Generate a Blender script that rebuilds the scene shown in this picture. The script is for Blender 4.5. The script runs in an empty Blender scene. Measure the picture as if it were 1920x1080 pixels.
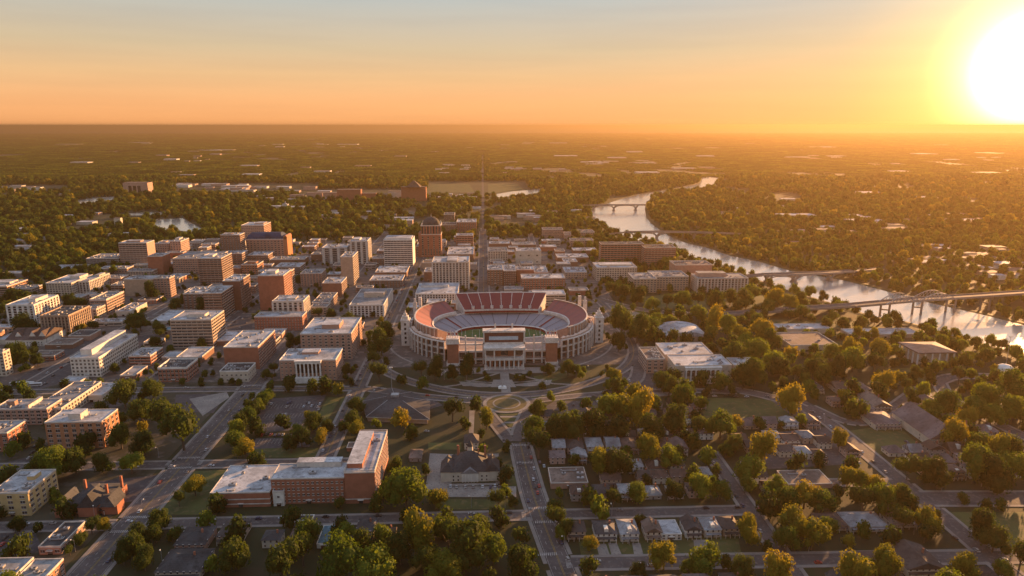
import bpy, math, random
import numpy as np
from mathutils import Vector
random.seed(7); RNG = np.random.default_rng(7)
SC = bpy.context.scene; COL = SC.collection
# ---------------------------------------------------------------- camera model (photograph 1920x1080)
H = 250.; F = 1280.; PIT = math.atan(305/1280); YAW = math.atan(55*math.cos(PIT)/F)
CP, SP, CY, SY = math.cos(PIT), math.sin(PIT), math.cos(YAW), math.sin(YAW)
def G(px, py, z=0.):
    """ground (or height z) point seen at a place in the photograph"""
    u = (px-960)/F; v = -(py-540)/F
    t = (z-H)/(-SP+v*CP); r = u*t; f = (CP+v*SP)*t
    return (r*CY+f*SY, f*CY-r*SY)
def PX(x, y, z=0.):
    r = x*CY-y*SY; f = x*SY+y*CY; h = z-H
    d = f*CP-h*SP
    if d <= 1: return (-9999, -9999)
    return 960+F*r/d, 540-F*(f*SP+h*CP)/d
# ---------------------------------------------------------------- materials
def nd(nt, t, **k):
    n = nt.nodes.new(t)
    for a, b in k.items(): setattr(n, a, b)
    return n
MATS = {}
def surf(name, c, c2=None, rough=.85, scale=.15, detail=4, spec=.25, bump=0., c3=None, scale2=None, metal=0., coord='pos'):
    """noise-mottled surface; c..c2 from large noise, c3 specks from a finer one"""
    if name in MATS: return MATS[name]
    m = bpy.data.materials.new(name); m.use_nodes = True; nt = m.node_tree
    b = nt.nodes['Principled BSDF']; b.inputs['Roughness'].default_value = rough
    b.inputs['Specular IOR Level'].default_value = spec; b.inputs['Metallic'].default_value = metal
    geo = nd(nt, 'ShaderNodeNewGeometry')
    n = nd(nt, 'ShaderNodeTexNoise'); n.inputs['Scale'].default_value = scale; n.inputs['Detail'].default_value = detail
    nt.links.new(geo.outputs['Position'], n.inputs['Vector'])
    r = nd(nt, 'ShaderNodeValToRGB'); r.color_ramp.elements[0].position = .35; r.color_ramp.elements[1].position = .65
    if c2 is None: c2 = tuple(x*.72 for x in c)
    r.color_ramp.elements[0].color = (*c, 1); r.color_ramp.elements[1].color = (*c2, 1)
    nt.links.new(n.outputs['Fac'], r.inputs['Fac']); out = r.outputs['Color']
    if c3 is not None:
        n2 = nd(nt, 'ShaderNodeTexNoise'); n2.inputs['Scale'].default_value = scale2 or scale*6; n2.inputs['Detail'].default_value = 3
        nt.links.new(geo.outputs['Position'], n2.inputs['Vector'])
        r2 = nd(nt, 'ShaderNodeValToRGB'); r2.color_ramp.elements[0].position = .54; r2.color_ramp.elements[1].position = .64
        mx = nd(nt, 'ShaderNodeMixRGB'); nt.links.new(n2.outputs['Fac'], r2.inputs['Fac'])
        nt.links.new(r2.outputs['Color'], mx.inputs['Fac']); nt.links.new(out, mx.inputs['Color1']); mx.inputs['Color2'].default_value = (*c3, 1)
        out = mx.outputs['Color']
    nt.links.new(out, b.inputs['Base Color'])
    if bump:
        bm = nd(nt, 'ShaderNodeBump'); bm.inputs['Strength'].default_value = bump; bm.inputs['Distance'].default_value = .3
        nt.links.new(n.outputs['Fac'], bm.inputs['Height']); nt.links.new(bm.outputs[0], b.inputs['Normal'])
    MATS[name] = m; return m
def WALLM(k):
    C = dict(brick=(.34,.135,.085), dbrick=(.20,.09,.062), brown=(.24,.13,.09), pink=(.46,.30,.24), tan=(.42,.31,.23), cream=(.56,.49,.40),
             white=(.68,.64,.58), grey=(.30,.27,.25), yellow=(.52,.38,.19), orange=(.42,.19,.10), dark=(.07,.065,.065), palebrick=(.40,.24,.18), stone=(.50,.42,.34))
    c = C[k]
    return surf(k+'_wall', c, tuple(x*.78 for x in c), rough=.9, scale=.25, c3=tuple(x*.86 for x in c), scale2=1.7)
def ROOFM(k):
    C = dict(white=(.60,.62,.66), grey=(.34,.35,.37), dark=(.085,.085,.09), blue=(.03,.07,.16), shingle=(.10,.085,.08), brownsh=(.15,.10,.085), tansh=(.25,.19,.16), teal=(.16,.33,.42), purple=(.22,.17,.17))
    c = C[k]
    if k+'_roofing' in MATS: return MATS[k+'_roofing']
    m = surf(k+'_roofing', c, tuple(x*.62 for x in c), rough=.8, scale=.09, detail=7, c3=tuple(x*.55 for x in c), scale2=.4); nt = m.node_tree; b = nt.nodes['Principled BSDF']
    # membrane seams and ponding stains
    src = b.inputs['Base Color'].links[0].from_socket; geo = nd(nt, 'ShaderNodeNewGeometry'); br = nd(nt, 'ShaderNodeTexBrick')
    br.inputs['Scale'].default_value = .22 if k not in ('shingle', 'brownsh', 'tansh', 'purple') else 1.2; br.inputs['Mortar Size'].default_value = .014; br.inputs['Color1'].default_value = (1, 1, 1, 1); br.inputs['Color2'].default_value = (.86, .86, .87, 1); br.inputs['Mortar'].default_value = (.6, .6, .6, 1)
    nt.links.new(geo.outputs['Position'], br.inputs['Vector'])
    vo = nd(nt, 'ShaderNodeTexNoise'); vo.inputs['Scale'].default_value = .035; vo.inputs['Detail'].default_value = 9; vo.inputs['Roughness'].default_value = .7; nt.links.new(geo.outputs['Position'], vo.inputs['Vector'])
    rr = nd(nt, 'ShaderNodeValToRGB'); rr.color_ramp.elements[0].position = .42; rr.color_ramp.elements[0].color = (1, 1, 1, 1); rr.color_ramp.elements[1].position = .62; rr.color_ramp.elements[1].color = (.55, .53, .52, 1); nt.links.new(vo.outputs['Fac'], rr.inputs['Fac'])
    x1 = nd(nt, 'ShaderNodeMixRGB', blend_type='MULTIPLY'); x1.inputs['Fac'].default_value = 1; x2 = nd(nt, 'ShaderNodeMixRGB', blend_type='MULTIPLY'); x2.inputs['Fac'].default_value = 1
    nt.links.new(src, x1.inputs['Color1']); nt.links.new(br.outputs['Color'], x1.inputs['Color2']); nt.links.new(x1.outputs[0], x2.inputs['Color1']); nt.links.new(rr.outputs[0], x2.inputs['Color2']); nt.links.new(x2.outputs[0], b.inputs['Base Color'])
    return m
def glassm(name, c, rough=.12):
    if name in MATS: return MATS[name]
    m = bpy.data.materials.new(name); m.use_nodes = True; nt = m.node_tree; b = nt.nodes['Principled BSDF']
    g = nd(nt, 'ShaderNodeNewGeometry'); n = nd(nt, 'ShaderNodeTexNoise'); n.inputs['Scale'].default_value = .35
    nt.links.new(g.outputs['Position'], n.inputs['Vector']); oi = nd(nt, 'ShaderNodeObjectInfo'); ad = nd(nt, 'ShaderNodeMath', operation='MULTIPLY_ADD')
    nt.links.new(oi.outputs['Random'], ad.inputs[0]); ad.inputs[1].default_value = .62; nt.links.new(n.outputs['Fac'], ad.inputs[2])
    r = nd(nt, 'ShaderNodeValToRGB'); r.color_ramp.elements[0].position = .5; r.color_ramp.elements[1].position = 1.
    r.color_ramp.elements[0].color = (*c, 1); r.color_ramp.elements[1].color = (.13, .10, .085, 1); e = r.color_ramp.elements.new(.9); e.color = (*[x*2.6 for x in c], 1)
    nt.links.new(ad.outputs[0], r.inputs['Fac']); nt.links.new(r.outputs['Color'], b.inputs['Base Color'])
    b.inputs['Roughness'].default_value = rough; b.inputs['Specular IOR Level'].default_value = .35
    MATS[name] = m; return m
GLASS = glassm('window_glass', (.022,.02,.022)); 
TRIM = surf('pale_trim', (.62,.56,.50), scale=.3); TRIMW = surf('white_trim', (.74,.71,.67), scale=.3)
METAL = surf('grey_metal', (.38,.38,.39), rough=.5, metal=.4, scale=.5); DARK = surf('dark_metal', (.05,.05,.05), scale=.5)
CONC = surf('concrete', (.24,.21,.19), (.17,.15,.14), scale=.12, c3=(.2,.18,.16), scale2=.8)
ASPH = surf('asphalt', (.10,.086,.084), (.062,.055,.056), scale=.06, detail=9, c3=(.125,.11,.105), scale2=.4)
LOT = surf('lot_asphalt', (.078,.068,.07), (.05,.045,.048), scale=.05, detail=8, c3=(.10,.088,.085), scale2=.3)
GRASS = surf('mown_grass', (.075,.085,.025), (.04,.052,.017), scale=.05, detail=9, c3=(.095,.082,.035), scale2=.22)
PAVE = surf('pale_paving', (.27,.24,.215), (.19,.17,.155), scale=.1, detail=8, c3=(.15,.135,.125), scale2=.7)
YEL = surf('yellow_paint', (.27,.18,.055), (.16,.12,.06), scale=.5); WPAINT = surf('white_paint', (.42,.40,.38), (.22,.2,.19), scale=.5)
# ---------------------------------------------------------------- mesh building
class MB:
    def __init__(s): s.v = []; s.f = []; s.m = []
    def face(s, pts, mi=0):
        n = len(s.v); s.v += [tuple(p) for p in pts]; s.f.append(tuple(range(n, n+len(pts)))); s.m.append(mi); return s
    def box(s, x0, x1, y0, y1, z0, z1, mi=0):
        n = len(s.v); s.v += [(x, y, z) for z in (z0, z1) for y in (y0, y1) for x in (x0, x1)]
        for f in ((0,2,3,1),(4,5,7,6),(0,1,5,4),(2,6,7,3),(0,4,6,2),(1,3,7,5)): s.f.append(tuple(n+i for i in f)); s.m.append(mi)
        return s
    def ring(s, x0, x1, y0, y1, z0, z1, t, mi=0):
        s.box(x0, x1, y0, y0+t, z0, z1, mi); s.box(x0, x1, y1-t, y1, z0, z1, mi)
        s.box(x0, x0+t, y0+t, y1-t, z0, z1, mi); s.box(x1-t, x1, y0+t, y1-t, z0, z1, mi); return s
    def obox(s, p, q, w, z0, z1, mi=0, z0b=None, z1b=None):
        """box along the plan line p-q, width w"""
        dx, dy = q[0]-p[0], q[1]-p[1]; L = math.hypot(dx, dy) or 1; nx, ny = -dy/L*w/2, dx/L*w/2
        if z0b is None: z0b = z0
        if z1b is None: z1b = z1
        n = len(s.v)
        s.v += [(p[0]-nx,p[1]-ny,z0),(q[0]-nx,q[1]-ny,z0b),(p[0]+nx,p[1]+ny,z0),(q[0]+nx,q[1]+ny,z0b),
                (p[0]-nx,p[1]-ny,z1),(q[0]-nx,q[1]-ny,z1b),(p[0]+nx,p[1]+ny,z1),(q[0]+nx,q[1]+ny,z1b)]
        for f in ((0,2,3,1),(4,5,7,6),(0,1,5,4),(2,6,7,3),(0,4,6,2),(1,3,7,5)): s.f.append(tuple(n+i for i in f)); s.m.append(mi)
        return s
    def prism(s, poly, z0, z1, mi=0):
        k = len(poly); n = len(s.v)
        s.v += [(x, y, z0) for x, y in poly]+[(x, y, z1) for x, y in poly]
        s.f.append(tuple(n+i for i in reversed(range(k)))); s.f.append(tuple(n+k+i for i in range(k))); s.m += [mi, mi]
        for i in range(k): j = (i+1) % k; s.f.append((n+i, n+j, n+k+j, n+k+i)); s.m.append(mi)
        return s
    def tube(s, p, q, r, r2=None, n=6, mi=0):
        r2 = r if r2 is None else r2; p = Vector(p); q = Vector(q); d = (q-p).normalized()
        a = d.orthogonal().normalized(); b = d.cross(a); k = len(s.v)
        for c, rr in ((p, r), (q, r2)):
            for i in range(n):
                t = 2*math.pi*i/n; s.v.append(tuple(c+a*math.cos(t)*rr+b*math.sin(t)*rr))
        for i in range(n):
            j = (i+1) % n; s.f.append((k+i, k+j, k+n+j, k+n+i)); s.m.append(mi)
        s.f.append(tuple(k+i for i in reversed(range(n)))); s.f.append(tuple(k+n+i for i in range(n))); s.m += [mi, mi]
        return s
    def dome(s, cx, cy, z0, rx, ry, h, n=16, k=5, mi=0):
        rings = []
        for a in range(k+1):
            t = math.pi/2*a/k; rr = math.cos(t); z = z0+h*math.sin(t); b = len(s.v)
            if a == k: s.v.append((cx, cy, z)); rings.append([b]*n)
            else:
                s.v += [(cx+rx*rr*math.cos(2*math.pi*i/n), cy+ry*rr*math.sin(2*math.pi*i/n), z) for i in range(n)]; rings.append([b+i for i in range(n)])
        for a in range(k):
            for i in range(n):
                j = (i+1) % n; q = [rings[a][i], rings[a][j], rings[a+1][j], rings[a+1][i]]
                if a == k-1: q = q[:3]
                s.f.append(tuple(q)); s.m.append(mi)
        return s
    def sphere(s, c, r, n=8, k=5, mi=0):
        for sg in (1, -1):
            b = len(s.v); fb = len(s.f); s.dome(0, 0, 0, r, r, r*sg, n, k//2+1, mi)
            s.v[b:] = [(x+c[0], y+c[1], z+c[2]) for x, y, z in s.v[b:]]
            if sg < 0: s.f[fb:] = [tuple(reversed(f)) for f in s.f[fb:]]
        return s
    def mesh(s, name, mats):
        me = bpy.data.meshes.new(name); me.from_pydata(s.v, [], s.f)
        for m in (mats if isinstance(mats, (list, tuple)) else [mats]): me.materials.append(m)
        if any(s.m): me.polygons.foreach_set('material_index', s.m)
        me.update(); return me
    def build(s, name, mats, parent=None):
        o = bpy.data.objects.new(name, s.mesh(name, mats)); COL.objects.link(o)
        if parent is not None: o.parent = parent
        return o
def inst(name, me, parent=None, loc=(0,0,0), rz=0., sc=None):
    o = bpy.data.objects.new(name, me); COL.objects.link(o); o.location = loc; o.rotation_euler = (0, 0, rz)
    if parent is not None: o.parent = parent
    if sc is not None: o.scale = sc
    return o
def empty(name, loc, rz=0.):
    o = bpy.data.objects.new(name, None); COL.objects.link(o); o.location = loc; o.rotation_euler = (0, 0, rz); o.empty_display_size = 1; return o
def tag(o, label, cat, group=None, kind=None):
    if label: o['label'] = label
    if cat: o['category'] = cat
    if group: o['group'] = group
    if kind: o['kind'] = kind
    return o
def struct(name, mb, mat): return tag(mb.build(name, mat), None, None, kind='structure')
def copy_tree(o):
    c = o.copy(); COL.objects.link(c)
    for ch in o.children:
        d = ch.copy(); COL.objects.link(d); d.parent = c
        for g in ch.children:
            e = g.copy(); COL.objects.link(e); e.parent = d
    return c
AUTO = []   # (object, description, px x)   unique ordinals are written at the end
ORD = ['zeroth','first','second','third','fourth','fifth','sixth','seventh','eighth','ninth','tenth','eleventh','twelfth']
def ordw(n):
    if n < len(ORD): return ORD[n]
    return str(n)+({1:'st',2:'nd',3:'rd'}.get(n % 10, 'th') if n % 100 not in (11,12,13) else 'th')
def auto(o, d, where, cat, group, p):
    tag(o, None, cat, group); AUTO.append((o, d, where, PX(p[0], p[1])[0]))
AREAS = [ # named by things one can find in the photograph
 (380,540,560,800,'around the domed office tower'),
 (960,820,1100,1000,'by the crossing of the central avenue'),
]
# ---------------------------------------------------------------- footprints kept clear of trees
FOOT = []; SEGS = []; POLY = []
def infoot(x, y, m=2.):
    for a in FOOT:
        if a[0]-m < x < a[1]+m and a[2]-m < y < a[3]+m: return True
    return False
def inroad(x, y, m=2.):
    for (ax, ay, bx, by, w) in SEGS:
        dx, dy = bx-ax, by-ay; t = max(0, min(1, ((x-ax)*dx+(y-ay)*dy)/(dx*dx+dy*dy+1e-9)))
        if math.hypot(x-ax-t*dx, y-ay-t*dy) < w/2+m: return True
    return False
def inpoly(x, y, P):
    c = False; j = len(P)-1
    for i in range(len(P)):
        if (P[i][1] > y) != (P[j][1] > y) and x < (P[j][0]-P[i][0])*(y-P[i][1])/(P[j][1]-P[i][1])+P[i][0]: c = not c
        j = i
    return c
# ---------------------------------------------------------------- windows
WM = {}
def winmesh(w, h, kind='rect', trim=None):
    w = round(w*2)/2; h = round(h*2)/2; k = (w, h, kind)
    if k in WM: return WM[k]
    mb = MB(); t = .16
    if kind == 'arch':
        pts = [(-w/2, 0)]+[(w/2, 0)]+[(w/2*math.cos(a), h-w/2+w/2*math.sin(a)) for a in [math.pi*i/8 for i in range(9)]]
        mb.face([(x, -.14, z) for x, z in pts], 1); mb.box(-w/2-.2, w/2+.2, -.3, 0, -.3, 0, 0)
        for i in range(2, 10):
            (xa, za), (xb, zb) = pts[i], pts[i+1] if i+1 < len(pts) else pts[0]
            mb.face([(xa, -.2, za), (xb, -.2, zb), (xb*1.15, -.2, zb+.25), (xa*1.15, -.2, za+.25)], 0)
    elif kind == 'plain':
        mb.box(-w/2, w/2, -.10, .0, 0, h, 1); mb.box(-w/2, w/2, -.22, 0, -.22, 0, 0)
    else:
        mb.box(-w/2, w/2, -.10, 0, 0, h, 1); mb.box(-w/2-.15, w/2+.15, -.26, 0, -.25, 0, 0); mb.box(-w/2-.1, w/2+.1, -.18, 0, h, h+.2, 0)
        if w > 1.2: mb.box(-.05, .05, -.16, -.1, 0, h, 0)
    WM[k] = mb.mesh('window', [TRIM, GLASS]); return WM[k]
def facepos(f, u, W, D, off=0.):
    """point on face f (0 front -Y, 1 +X, 2 back, 3 -X), u in -.5...5 along it"""
    if f == 0: return (u*W, -D/2-off, 0.)
    if f == 1: return (W/2+off, u*D, math.pi/2)
    if f == 2: return (-u*W, D/2+off, math.pi)
    return (-W/2-off, -u*D, -math.pi/2)
def facade(root, f, W, D, Ht, style, fl, bay, z0, cnt, trimm):
    L = W if f in (0, 2) else D
    fh = (Ht-z0)/fl
    if style == 'plain': return
    if style in ('grid', 'arch', 'small'):
        nb = max(1, int(L/bay)); ww = min(bay*.58, 3.) if style != 'small' else 1.5; wh = min(fh*.58, 2.5) if style != 'small' else 1.5
        me = winmesh(ww, wh, 'arch' if style == 'arch' else 'rect')
        for i in range(nb):
            for j in range(fl):
                x, y, rz = facepos(f, (i+.5)/nb-.5, W, D); z = z0+j*fh+fh*.28
                if cnt[0] < 100: inst('window', me, root, (x, y, z), rz); cnt[0] += 1
                else: cnt[1].append((x, y, z, rz, ww, wh))
    elif style == 'band':
        for j in range(fl):
            x, y, rz = facepos(f, 0, W, D)
            k = ('band', round(L, 1), round(fh, 1))
            if k not in WM:
                mb = MB().box(-L/2+.8, L/2-.8, -.09, 0, 0, fh*.52, 1).box(-L/2+.6, L/2-.6, -.3, 0, -.3, 0, 0)
                for q in range(1, int(L/6)): mb.box(-L/2+q*6-.15, -L/2+q*6+.15, -.15, -.09, 0, fh*.46, 0)
                WM[k] = mb.mesh('window_band', [trimm, GLASS])
            inst('window_band', WM[k], root, (x, y, z0+j*fh+fh*.3), rz)
    elif style in ('pil', 'cols'):
        nb = max(2, int(L/bay)); k = ('strip', round(L/nb, 1), round(Ht-z0, 1), fl)
        if k not in WM:
            w = L/nb*(.52 if style == 'pil' else .6); mb = MB().box(-w/2, w/2, -.08, 0, .6, Ht-z0-.8, 1)
            for j in range(1, fl): mb.box(-w/2, w/2, -.14, -.08, j*fh-.35, j*fh+.35, 0)
            WM[k] = mb.mesh('window_strip', [trimm, GLASS])
            kk = 'pier' + str(k); c = L/nb*.3
            WM[kk] = MB().box(-c/2, c/2, -.55, 0, 0, Ht-z0).mesh('pilaster', trimm)
        for i in range(nb):
            x, y, rz = facepos(f, (i+.5)/nb-.5, W, D); inst('window_strip', WM[k], root, (x, y, z0), rz)
        for i in range(nb+1):
            x, y, rz = facepos(f, (i/nb-.5)*(1-.3/nb), W, D); inst('pilaster', WM['pier'+str(k)], root, (x, y, z0), rz)
UNITM = {}
def roofstuff(root, W, D, z, n, rnd, cov=1.):
    for _ in range(n):
        w, d, h = rnd.choice([(2,2,1.2),(3,2,1.4),(4,3,1.8),(1.2,1.2,.8),(5,2.5,1.6)]); k = (w, d, h)
        if k not in UNITM:
            mb = MB().box(-w/2, w/2, -d/2, d/2, .3, h).box(-w/2+.2, w/2-.2, -d/2+.2, d/2-.2, 0, .3, 1).tube((0, 0, h), (0, 0, h+.25), min(w, d)*.32, n=8, mi=1)
            UNITM[k] = mb.mesh('roof_unit', [METAL, DARK])
        if W < w+4 or D < d+4: continue
        if _ % 3 == 0:
            kd = ('duct', rnd.choice((5, 8, 12)))
            if kd not in UNITM: UNITM[kd] = MB().box(-kd[1]/2, kd[1]/2, -.3, .3, .25, .8).box(kd[1]/2-.6, kd[1]/2, -.3, 2.4, .25, .8).box(-kd[1]/2, -kd[1]/2+.9, -.5, .5, 0, 1.3).mesh('duct', METAL)
            if W > kd[1]+4 and D > 8: inst('duct', UNITM[kd], root, (rnd.uniform(-W/2+kd[1]/2+1, W/2-kd[1]/2-1), rnd.uniform(-D/2+1.5, D/2-4), z), 0)
        inst('roof_unit', UNITM[k], root, (rnd.uniform(-W/2+w/2+1.5, W/2-w/2-1.5), rnd.uniform(-D/2+d/2+1.5, D/2-d/2-1.5), z))
def block(name, label, X0, X1, Y0, Y1, Ht, style='grid', wall='brick', roof='white', fl=None, bay=4.5, sides=None, pent=None, trim=None, units=None, z0=None, cat='building', parap=1.0, band=None, group=None, seed=None, sidestyle=None):
    """a flat-roofed building"""
    W, D = X1-X0, Y1-Y0; cx, cy = (X0+X1)/2, (Y0+Y1)/2
    rnd = random.Random(seed if seed is not None else int(abs(cx)*31+cy*17))
    root = empty(name, (cx, cy, 0)); FOOT.append((X0, X1, Y0, Y1))
    tag(root, label, cat, group)
    wm = WALLM(wall); tm = TRIM if trim is None else WALLM(trim) if trim in ('brick','dbrick','brown','pink','tan','cream','grey','stone','palebrick') else TRIMW
    MB().box(-W/2, W/2, -D/2, D/2, 0, Ht).build('wall', wm, root)
    pm = MB(); t = .45; pm.ring(-W/2-.12, W/2+.12, -D/2-.12, D/2+.12, Ht-.25, Ht+parap, t)
    pm.build('parapet', tm, root)
    MB().box(-W/2+t, W/2-t, -D/2+t, D/2-t, Ht+.002, Ht+.2).build('roof', ROOFM(roof), root)
    if fl is None: fl = max(1, round(Ht/3.7))
    if z0 is None: z0 = .4
    cnt = [0, []]
    vis = 1 if cx < 20 else 3
    for f in (0, vis, 4-vis):
        facade(root, f, W, D, Ht-.8, (sidestyle or style) if f else style, fl, bay, z0, cnt, tm)
    if cnt[1]:
        mb = MB()
        for (x, y, z, rz, w, h) in cnt[1]:
            c, s = math.cos(rz), math.sin(rz)
            def R(a, b): return (x+a*c-b*s, y+a*s+b*c)
            p, q = R(-w/2, -.1), R(w/2, -.1); mb.face([(p[0], p[1], z), (q[0], q[1], z), (q[0], q[1], z+h), (p[0], p[1], z+h)])
        o = mb.build('window', GLASS, root); o['kind'] = 'stuff'
    if band:
        q = MB()
        for z in band: q.ring(-W/2-.14, W/2+.14, -D/2-.14, D/2+.14, z, z+.7, .2)
        q.build('stone_course', tm, root)
    # ground-floor door
    MB().box(-1.4, 1.4, -D/2-.18, -D/2, .02, 2.6, 1).box(-2, 2, -D/2-1.2, -D/2, 2.7, 3.0, 0).build('door', [tm, GLASS], root)
    if units is None: units = max(2, min(13, int(W*D/60)))
    if pent:
        for (a, b, c, d, h) in pent:   # fractions of the roof
            q = MB().box(-W/2+a*W, -W/2+b*W, -D/2+c*D, -D/2+d*D, Ht+.21, Ht+h); e = q.build('penthouse', wm if h < 3 or rnd.random() < .5 else tm, root)
            MB().box(-W/2+a*W-.2, -W/2+b*W+.2, -D/2+c*D-.2, -D/2+d*D+.2, Ht+h, Ht+h+.25).build('roof', ROOFM('grey' if roof == 'dark' else roof), e)
        roofstuff(root, W, D, Ht+.2, units//2, rnd)
    else: roofstuff(root, W, D, Ht+.2, units, rnd)
    return root
def B(label, xl, xr, yt, yb, yk, style='grid', wall='brick', roof='white', name='brick_building', **k):
    """block() from the place of its front face in the photograph: left, right, roof line, base line, rear roof line"""
    Y0 = G((xl+xr)/2, yb)[1]; lo, hi = 2., 90.
    for _ in range(30):
        h = (lo+hi)/2
        if G((xl+xr)/2, yt, h)[1] > Y0: lo = h     # a higher roof line needs more height
        else: hi = h
    h = (lo+hi)/2
    X0, X1 = G(xl, yt, h)[0], G(xr, yt, h)[0]; Y1 = max(G((xl+xr)/2, yk, h)[1], Y0+6)
    return block(name, label, X0, X1, Y0, Y1, max(3.2, h-1.), style, wall, roof, **k)
# ================================================================ settings of light and air
SUN_E = 18.0; SKY_S = .008
SKY_STOPS = [(0.0,(.96,.41,.15)),(.03,(.95,.46,.19)),(.065,(.83,.51,.25)),(.10,(.66,.51,.32)),(.165,(.47,.51,.49)),(.24,(.48,.48,.47)),(.36,(.48,.52,.58)),(.5,(.45,.54,.70))]
GLOW_STOPS = [(0,(7,6,4)),(2.2,(4,3.2,1.8)),(3.9,(1.1,.72,.2)),(6.5,(.40,.19,.0)),(12,(.13,.04,.0)),(28,(.05,.015,.0)),(75,(0,0,0))]
HAZE_D = 1/42000; HAZE_A = .6/9000; HAZE_G = .5; HAZE_C = (1.,.70,.38); HAZE_TOP = 266
# ================================================================ BUILDINGS (left, right, roof line, base line, rear roof line)
T = 'office_tower'; O_ = 'office_building'; A_ = 'apartment_block'; S_ = 'shop_building'; C_ = 'campus_building'
# ---- far left group
B('pale office tower with dark floor bands, leftmost of the tall towers', 222,274,455,500,450,'band','pink',name=T,fl=11,sidestyle='plain',pent=[(.2,.7,.3,.7,3)])
B('lower wing of pale pink stepped block right of leftmost banded tower', 290,316,456,478,450,'grid','pink',name=A_,pent=[(.3,.6,.3,.6,2.5)])
B('taller wing with rooftop cabin of pale pink block right of leftmost banded tower', 318,338,452,480,446,'grid','pink',name=A_,pent=[(.2,.6,.4,.8,4)])
B('windowless red brick box standing in front of the leftmost banded tower', 276,303,480,514,474,'plain','brick',name='brick_building')
B('long pale office block with brown window grid between brick box and striped brown tower', 324,400,484,514,471,'grid','palebrick','grey',name=O_,bay=4)
B('narrow dark brown tower with orange striped right side, tallest before the long pale block', 371,414,484,536,474,'band','brown',name=T,pent=[(.2,.5,.3,.7,3)])
B('wide cream block with rounded corner piers at far left, left half', 86,133,530,557,515,'grid','cream',name=A_,pent=[(.5,.9,.5,.9,4)],bay=4)
B('wide cream block at far left, right half with tall white piers', 147,166,527,552,512,'pil','cream',name=A_,pent=[(.4,.8,.6,.9,3)])
B('greige box with blank front wall behind the dark round tree at left', 232,286,523,555,516,'plain','tan',name=O_,sidestyle='grid')
B('mottled brick block joined to the right of the greige box at left', 288,317,521,557,516,'grid','palebrick',name=O_)
B('white tower block with dark brick centre and white piers at far left edge', 11,62,571,607,553,'pil','white',name=A_,trim='white',pent=[(.55,.8,.3,.8,4)],bay=6)
B('brick block with pale vertical piers and dark roof at far left', 75,127,592,628,574,'pil','brown','dark',name=O_,trim='tan',bay=4,parap=1.6)
B('greyish small block behind the brick block with vertical piers', 155,180,579,598,571,'grid','stone','grey',name=O_)
B('low brick block with crumbly red parapet behind the pale piers', 168,199,562,589,547,'band','palebrick','grey',name=O_,parap=2.)
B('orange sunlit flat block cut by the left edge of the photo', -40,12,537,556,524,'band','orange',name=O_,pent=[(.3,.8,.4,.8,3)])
B('low tan block with banded front below the orange one at left edge', -20,58,541,555,534,'band','tan','grey',name=O_)
B('grey banded low office left of the leftmost banded tower', 162,221,484,501,475,'band','grey','grey',name=O_)
B('small pink roofed block tucked against the leftmost banded tower', 206,222,480,498,476,'grid','pink',name=S_)
B('long low white roof nearest the woods at far left', 92,150,503,510,496,'grid','tan',name=S_)
B('low shop row with pale roof in front of grey banded office', 185,237,503,512,498,'grid','palebrick',name=S_)
B('low shop with grey roof right of the pale shop row', 239,284,508,519,503,'grid','tan','grey',name=S_)
B('low shop with thin white roof behind the greige box', 193,226,521,536,515,'grid','palebrick',name=S_)
B('low shop with brown front before the thin white roof', 207,230,534,548,527,'band','brown','grey',name=S_)
B('small white flat shed beside the dark trees left of centre', 216,244,583,593,567,'plain','cream',name=S_)
B('broad low white hall with big pale roof behind the banded office', 283,345,601,608,581,'plain','cream',name='warehouse',units=3)
B('low curved pale parade left of the white hall', 168,228,603,611,597,'band','cream',name=S_)
B('pale low shed with blue roof beside the banded office', 303,319,618,626,612,'plain','grey','teal',name='shed',units=0)
B('tiny white roofed shop at far left edge of the woods', 2,42,512,522,508,'plain','grey',name=S_,units=1)
# ---- downtown cluster
B('pinkish block standing behind the blue vaulted tower, farthest of the cluster', 452,494,422,452,416,'grid','pink',name=T,pent=[(.5,.9,.3,.8,3)],bay=4)
B('reddish brown tower with orange striped right edge, left of the blue vaulted roof', 413,449,440,492,436,'grid','brown',name=T,sidestyle='band',pent=[(.1,.5,.3,.7,1.8)])
B('lower brown banded block below the reddish tower, orange striped end', 418,453,475,500,469,'band','brown',name=O_)
B('brown flat block at the foot of the blue vaulted tower', 464,502,478,494,471,'grid','brown',name=O_)
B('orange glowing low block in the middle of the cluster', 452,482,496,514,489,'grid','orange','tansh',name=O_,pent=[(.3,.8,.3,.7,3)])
B('small low block left of the orange glowing one', 430,450,502,515,497,'plain','brown','grey',name=O_)
B('tall plain red brick tower with orange sunlit corner, centre of the cluster', 483,531,516,581,505,'plain','brick',name=T,sidestyle='grid',pent=[(.25,.6,.3,.7,4)],z0=4)
B('ribbed brown wing joined behind the tall plain brick tower', 536,545,508,560,503,'band','brown',name=T,units=1)
B('brown tower with grid windowed side left of the tall plain brick tower', 417,449,526,582,514,'plain','dbrick',name=T,sidestyle='grid',bay=5)
B('brown banded tower with dark open front left of the grid windowed one', 381,414,549,601,535,'band','brown',name=T)
B('squat brown block behind and left of the brown banded tower', 343,384,550,580,537,'grid','brown',name=O_,bay=6)
B('tan office with dark ribbon windows and glowing orange right side, nearest banded one', 319,395,599,653,582,'band','tan',name=O_,fl=9,pent=[(.3,.75,.3,.6,3.5)])
B('cream block with tall vertical window strips behind long low red brick block', 510,568,564,607,553,'pil','cream',name=A_,pent=[(.4,.7,.3,.7,2)],bay=6)
B('long low red brick block with many small windows and clean pale roof', 477,566,593,620,584,'small','brick',name='brick_building',bay=3.4,fl=5,units=3)
B('low block with cluttered terrace right of the cream strip block', 582,612,575,591,566,'grid','tan','grey',name=S_)
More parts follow.
